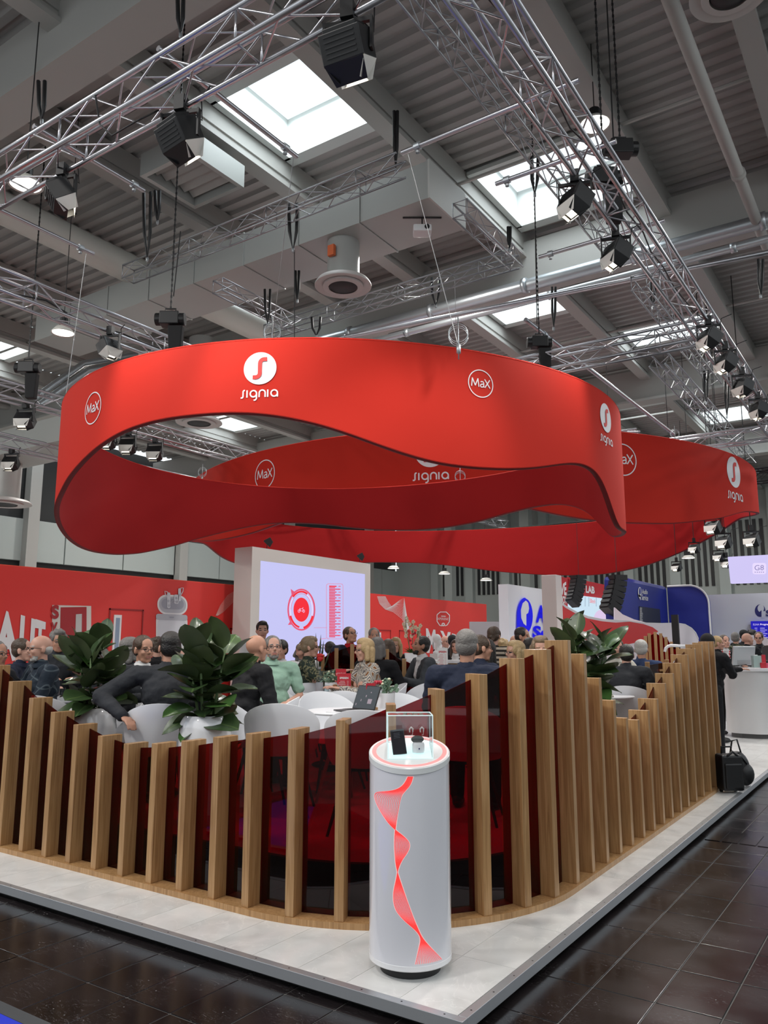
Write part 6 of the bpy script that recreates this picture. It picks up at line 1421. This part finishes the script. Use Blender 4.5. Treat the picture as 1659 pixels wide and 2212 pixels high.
person('bald man in black blazer turned towards the green polo man', 556, 1371, 7.5, D_, face=120, head=(8, 0), hair='brown', style='none', skin=1, glasses=True, top='black', legs='black', lean=14, vox=.008, arms='lap', seat=True, chairlab='white tub chair under the bald man in black blazer')
person('bearded man with glasses in mint green polo shirt and jeans', 590, 1373, 8.4, D_, face=18, head=(-6, -8), hair='grey', style='short', skin=0, beard='grey', glasses=True, top='polo', short=True, legs='jeans', build=1.22, lean=4, vox=.0075, arms='lap', ov={'R': ((.30, .06, .78), (.23, .33, .66))})
person('young man with a dark quiff standing before the video wall', 567, 1342, 11.8, PZ, 'stand', face=5, hair='dark', style='quiff', top='white', legs='black', arms='side')
person('dark haired person behind the green polo man', 606, 1382, 10.0, D_, face=-30, hair='dark', style='short', top='white')
person('grey haired woman in white blouse bending down before the video wall', 653, 1385, 11.3, D_, face=-30, head=(0, -35), hair='grey', style='bob', top='white', female=True, lean=15)
person('woman with blond bun in dark floral dress reaching over the table', 671, 1375, 9.7, D_, face=85, hair='dblond', style='bun', top='floral', female=True, glasses=True, build=1.1, vox=.009, lean=8, ov={'R': ((.24, .22, .86), (.10, .48, .92))}, seat=True, chairlab='white tub chair under the woman with the bun')
person('small dark haired person just left of the inner divider', 714, 1386, 13, D_, face=160, hair='dark', style='short', top='black')
person('standing man in navy blazer and red shirt with round glasses', 757, 1353, 11.9, PZ, 'stand', face=30, head=(10, -18), hair='brown', style='short', glasses=True, skin=1, top='navy', shirt='red', vox=.009, arms='table')
person('older grey haired man standing behind the blonde woman', 808, 1356, 12.5, PZ, 'stand', face=0, head=(8, -5), hair='grey', style='short', skin=1, top='char', arms='side')
person('blonde woman in patterned blouse looking left at the middle table', 787, 1379, 8.7, D_, face=-68, head=(0, 2), hair='blond', style='bob', top='deco', female=True, glasses=True, vox=.0085, lean=6, build=1.05, seat=True, chairlab='white tub chair under the blonde woman')
person('grey bobbed person in black jacket behind the blonde woman', 815, 1377, 9.9, D_, face=155, hair='grey', style='bob', top='black')
person('long brown haired woman seen from behind at the divider', 839, 1381, 11.3, D_, face=165, hair='brown', style='long', top='black', female=True)
person('blonde woman facing us between divider and orchid', 855, 1377, 13.4, D_, face=-15, hair='blond', style='long', top='black', female=True)
person('man with dark beard in grey suit looking down left beside the orchid', 908, 1373, 10.2, D_, face=-70, head=(0, -14), hair='dark', style='short', skin=2, beard='dark', top='char2', shirt='white', vox=.009, lean=8, seat=True, chairlab='white tub chair under the man in grey suit')
person('bald man with glasses far behind the white bust', 962, 1373, 16, PZ, 'stand', face=40, hair='grey', style='fringe', glasses=True, top='black', shirt='white', arms='side', vox=.013)
person('person with black cap and backpack standing far off', 977, 1372, 15.2, PZ, 'stand', face=175, hair='blackcloth', style='cap', top='black', legs='black', arms='side', vox=.013)
person('woman in black blazer and white top gesturing, facing us', 984, 1382, 13.0, PZ + .1, 'stand', face=-10, hair='brown', style='long', top='black', shirt='white', female=True, arms='gest', vox=.011)
person('large grey haired man in navy suit, back to us, behind the fence corner', 1008, 1360, 6.25, D_, face=172, head=(0, 0), hair='grey', style='short', skin=1, top='navy', shirt=None, legs='navy', build=1.2, lean=6, vox=.0075, arms='table', seat=True, chairlab='white tub chair under the grey haired man in navy suit')
person('man in navy suit looking right beside the grey haired man', 1040, 1372, 7.9, D_, face=125, head=(-15, 0), hair='brown', style='short', glasses=True, skin=1, top='navy', vox=.009)
person('dark long haired woman behind the navy suits', 1052, 1381, 9.0, D_, face=150, hair='dark', style='long', top='black', female=True)
person('braided woman standing in a striped cardigan, back to us', 1066, 1354, 11.0, PZ, 'stand', face=168, hair='brown', style='braid', top='stripe', legs='black', female=True, arms='side', vox=.009)
person('small blond curly haired person behind the striped woman', 1087, 1381, 13, D_, face=150, hair='blond', style='curly', top='cream')
person('standing dark haired man in navy suit in profile before the blue emblem', 1129, 1355, 11.2, PZ, 'stand', face=72, hair='dark', style='short', skin=1, top='navy', shirt='white', arms='gest', vox=.009)
person('bald head just left of the standing man in profile', 1112, 1372, 13.5, D_, face=170, hair='brown', style='none', skin=1, top='black')
person('blonde woman with glasses in profile behind the tall slats', 1112, 1384, 8.6, D_, face=-62, hair='blond', style='long', top='black', female=True, glasses=True, vox=.0085)
person('dark haired person right of the blonde woman with glasses', 1144, 1378, 10.4, D_, face=170, hair='dark', style='short', top='floral')
person('fair haired woman looking over the tallest slats, eyes visible', 1167, 1374, 7.9, D_, face=0, head=(4, 4), hair='dblond', style='bob', skin=0, top='floral', female=True, vox=.0075)
person('stooping person in dark jacket with dark hair right of the third plant', 1352, 1391, 9.75, D_, face=160, head=(25, -10), hair='dark', style='short', top='char', build=1.2, lean=22, legs='black', vox=.009, arms='table')
person('grey haired man in blue blazer, back to us, right of the stooping person', 1384, 1382, 11.0, D_, face=160, head=(15, 0), hair='white', style='short', skin=1, top='blue', vox=.009)
person('person in pink top hidden behind the third plant', 1330, 1378, 10.5, D_, face=20, hair='brown', style='short', top='cream', female=True)
# reception people
person('person with black hood behind the tallest right slats', 1528, 1365, 12.2, PZ, 'stand', face=160, hair='blackcloth', style='hood', top='black', legs='black', vox=.011, sc=1.0)
person('blond haired woman in black seen in profile beside the slats end', 1551, 1386, 14.6, PZ, 'stand', face=95, hair='blond', style='short', top='black', legs='black', female=True, vox=.009, arms='table', sc=1.0)
person('man with moustache, black blazer and red tie at the counter', 1564, 1368, 15.9, PZ, 'stand', face=25, head=(10, -6), hair='brown', style='short', skin=0, top='black', shirt='white', legs='black', lany='red', vox=.009, arms='table', sc=1.02)
person('balding man in black pullover bending behind the monitor', 1614, 1365, 17.3, PZ, 'stand', face=130, head=(-10, -12), hair='dblond', style='none', skin=0, top='black', legs='black', build=1.25, lean=14, vox=.011, sc=1.06, arms='table')
person('man with glasses in brown vest with green lanyard at right', 1638, 1362, 18.2, PZ, 'stand', face=-8, hair='brown', style='short', skin=0, glasses=True, top='brown', shirt='char', lany='polo', legs='black', vox=.011, arms='gest', sc=1.07)
person('grey haired head behind the moustached man', 1588, 1366, 18.8, PZ, 'stand', face=170, hair='grey', style='short', top='floral', vox=.013)
person('person in black cap far behind the balding man', 1606, 1361, 20, PZ, 'stand', face=170, hair='blackcloth', style='cap', top='black', vox=.014)
person('dark haired person beside the brown vest man', 1625, 1360, 21, PZ, 'stand', face=150, hair='dark', style='curly', top='black', vox=.014)
# white display bust near the orchid
p = atd(945, 1412, 14); bu = empty('display_bust', (p.x, p.y, p.z), ang(p, 60)); tag(bu, 'white mannequin head bust beside the woman in black blazer', 'bust')
mb = MB(); mb.ell((0, -.01, .30), (.075, .095, .1)); mb.ell((0, .03, .235), (.055, .06, .08)); mb.cap((0, 0, .05), .06, (0, 0, .22), .05); mb.cap((0, .09, .26), .008, (0, .108, .235), .012); mb.ell((0, 0, .02), (.13, .08, .05)); mb.cap((-.02, .085, .2), .008, (.02, .085, .2), .008)
me = remesh(mb, .008, 2); paint(me, [WHITE]); child(me, 'head', bu); MB().box((-.14, -.1, -1.0), (.14, .1, .0)).build('plinth', WHITE, bu); bu.scale = (.85,) * 3
p = atd(957, 1442, 11.6); m = menu('white framed notice standing before the woman in black blazer', 957, 11.6, .15, .26, 9, 'SPEISEN', 0, z=p.z); 
for o in bpy.data.objects:
    if o.get('label') == 'white framed notice standing before the woman in black blazer':
        for c in o.children:
            if c.name.startswith('card'): c.data.materials[0] = WHITE
            if c.name.startswith('print'): c.data.materials[0] = REDC
if CH0: pass
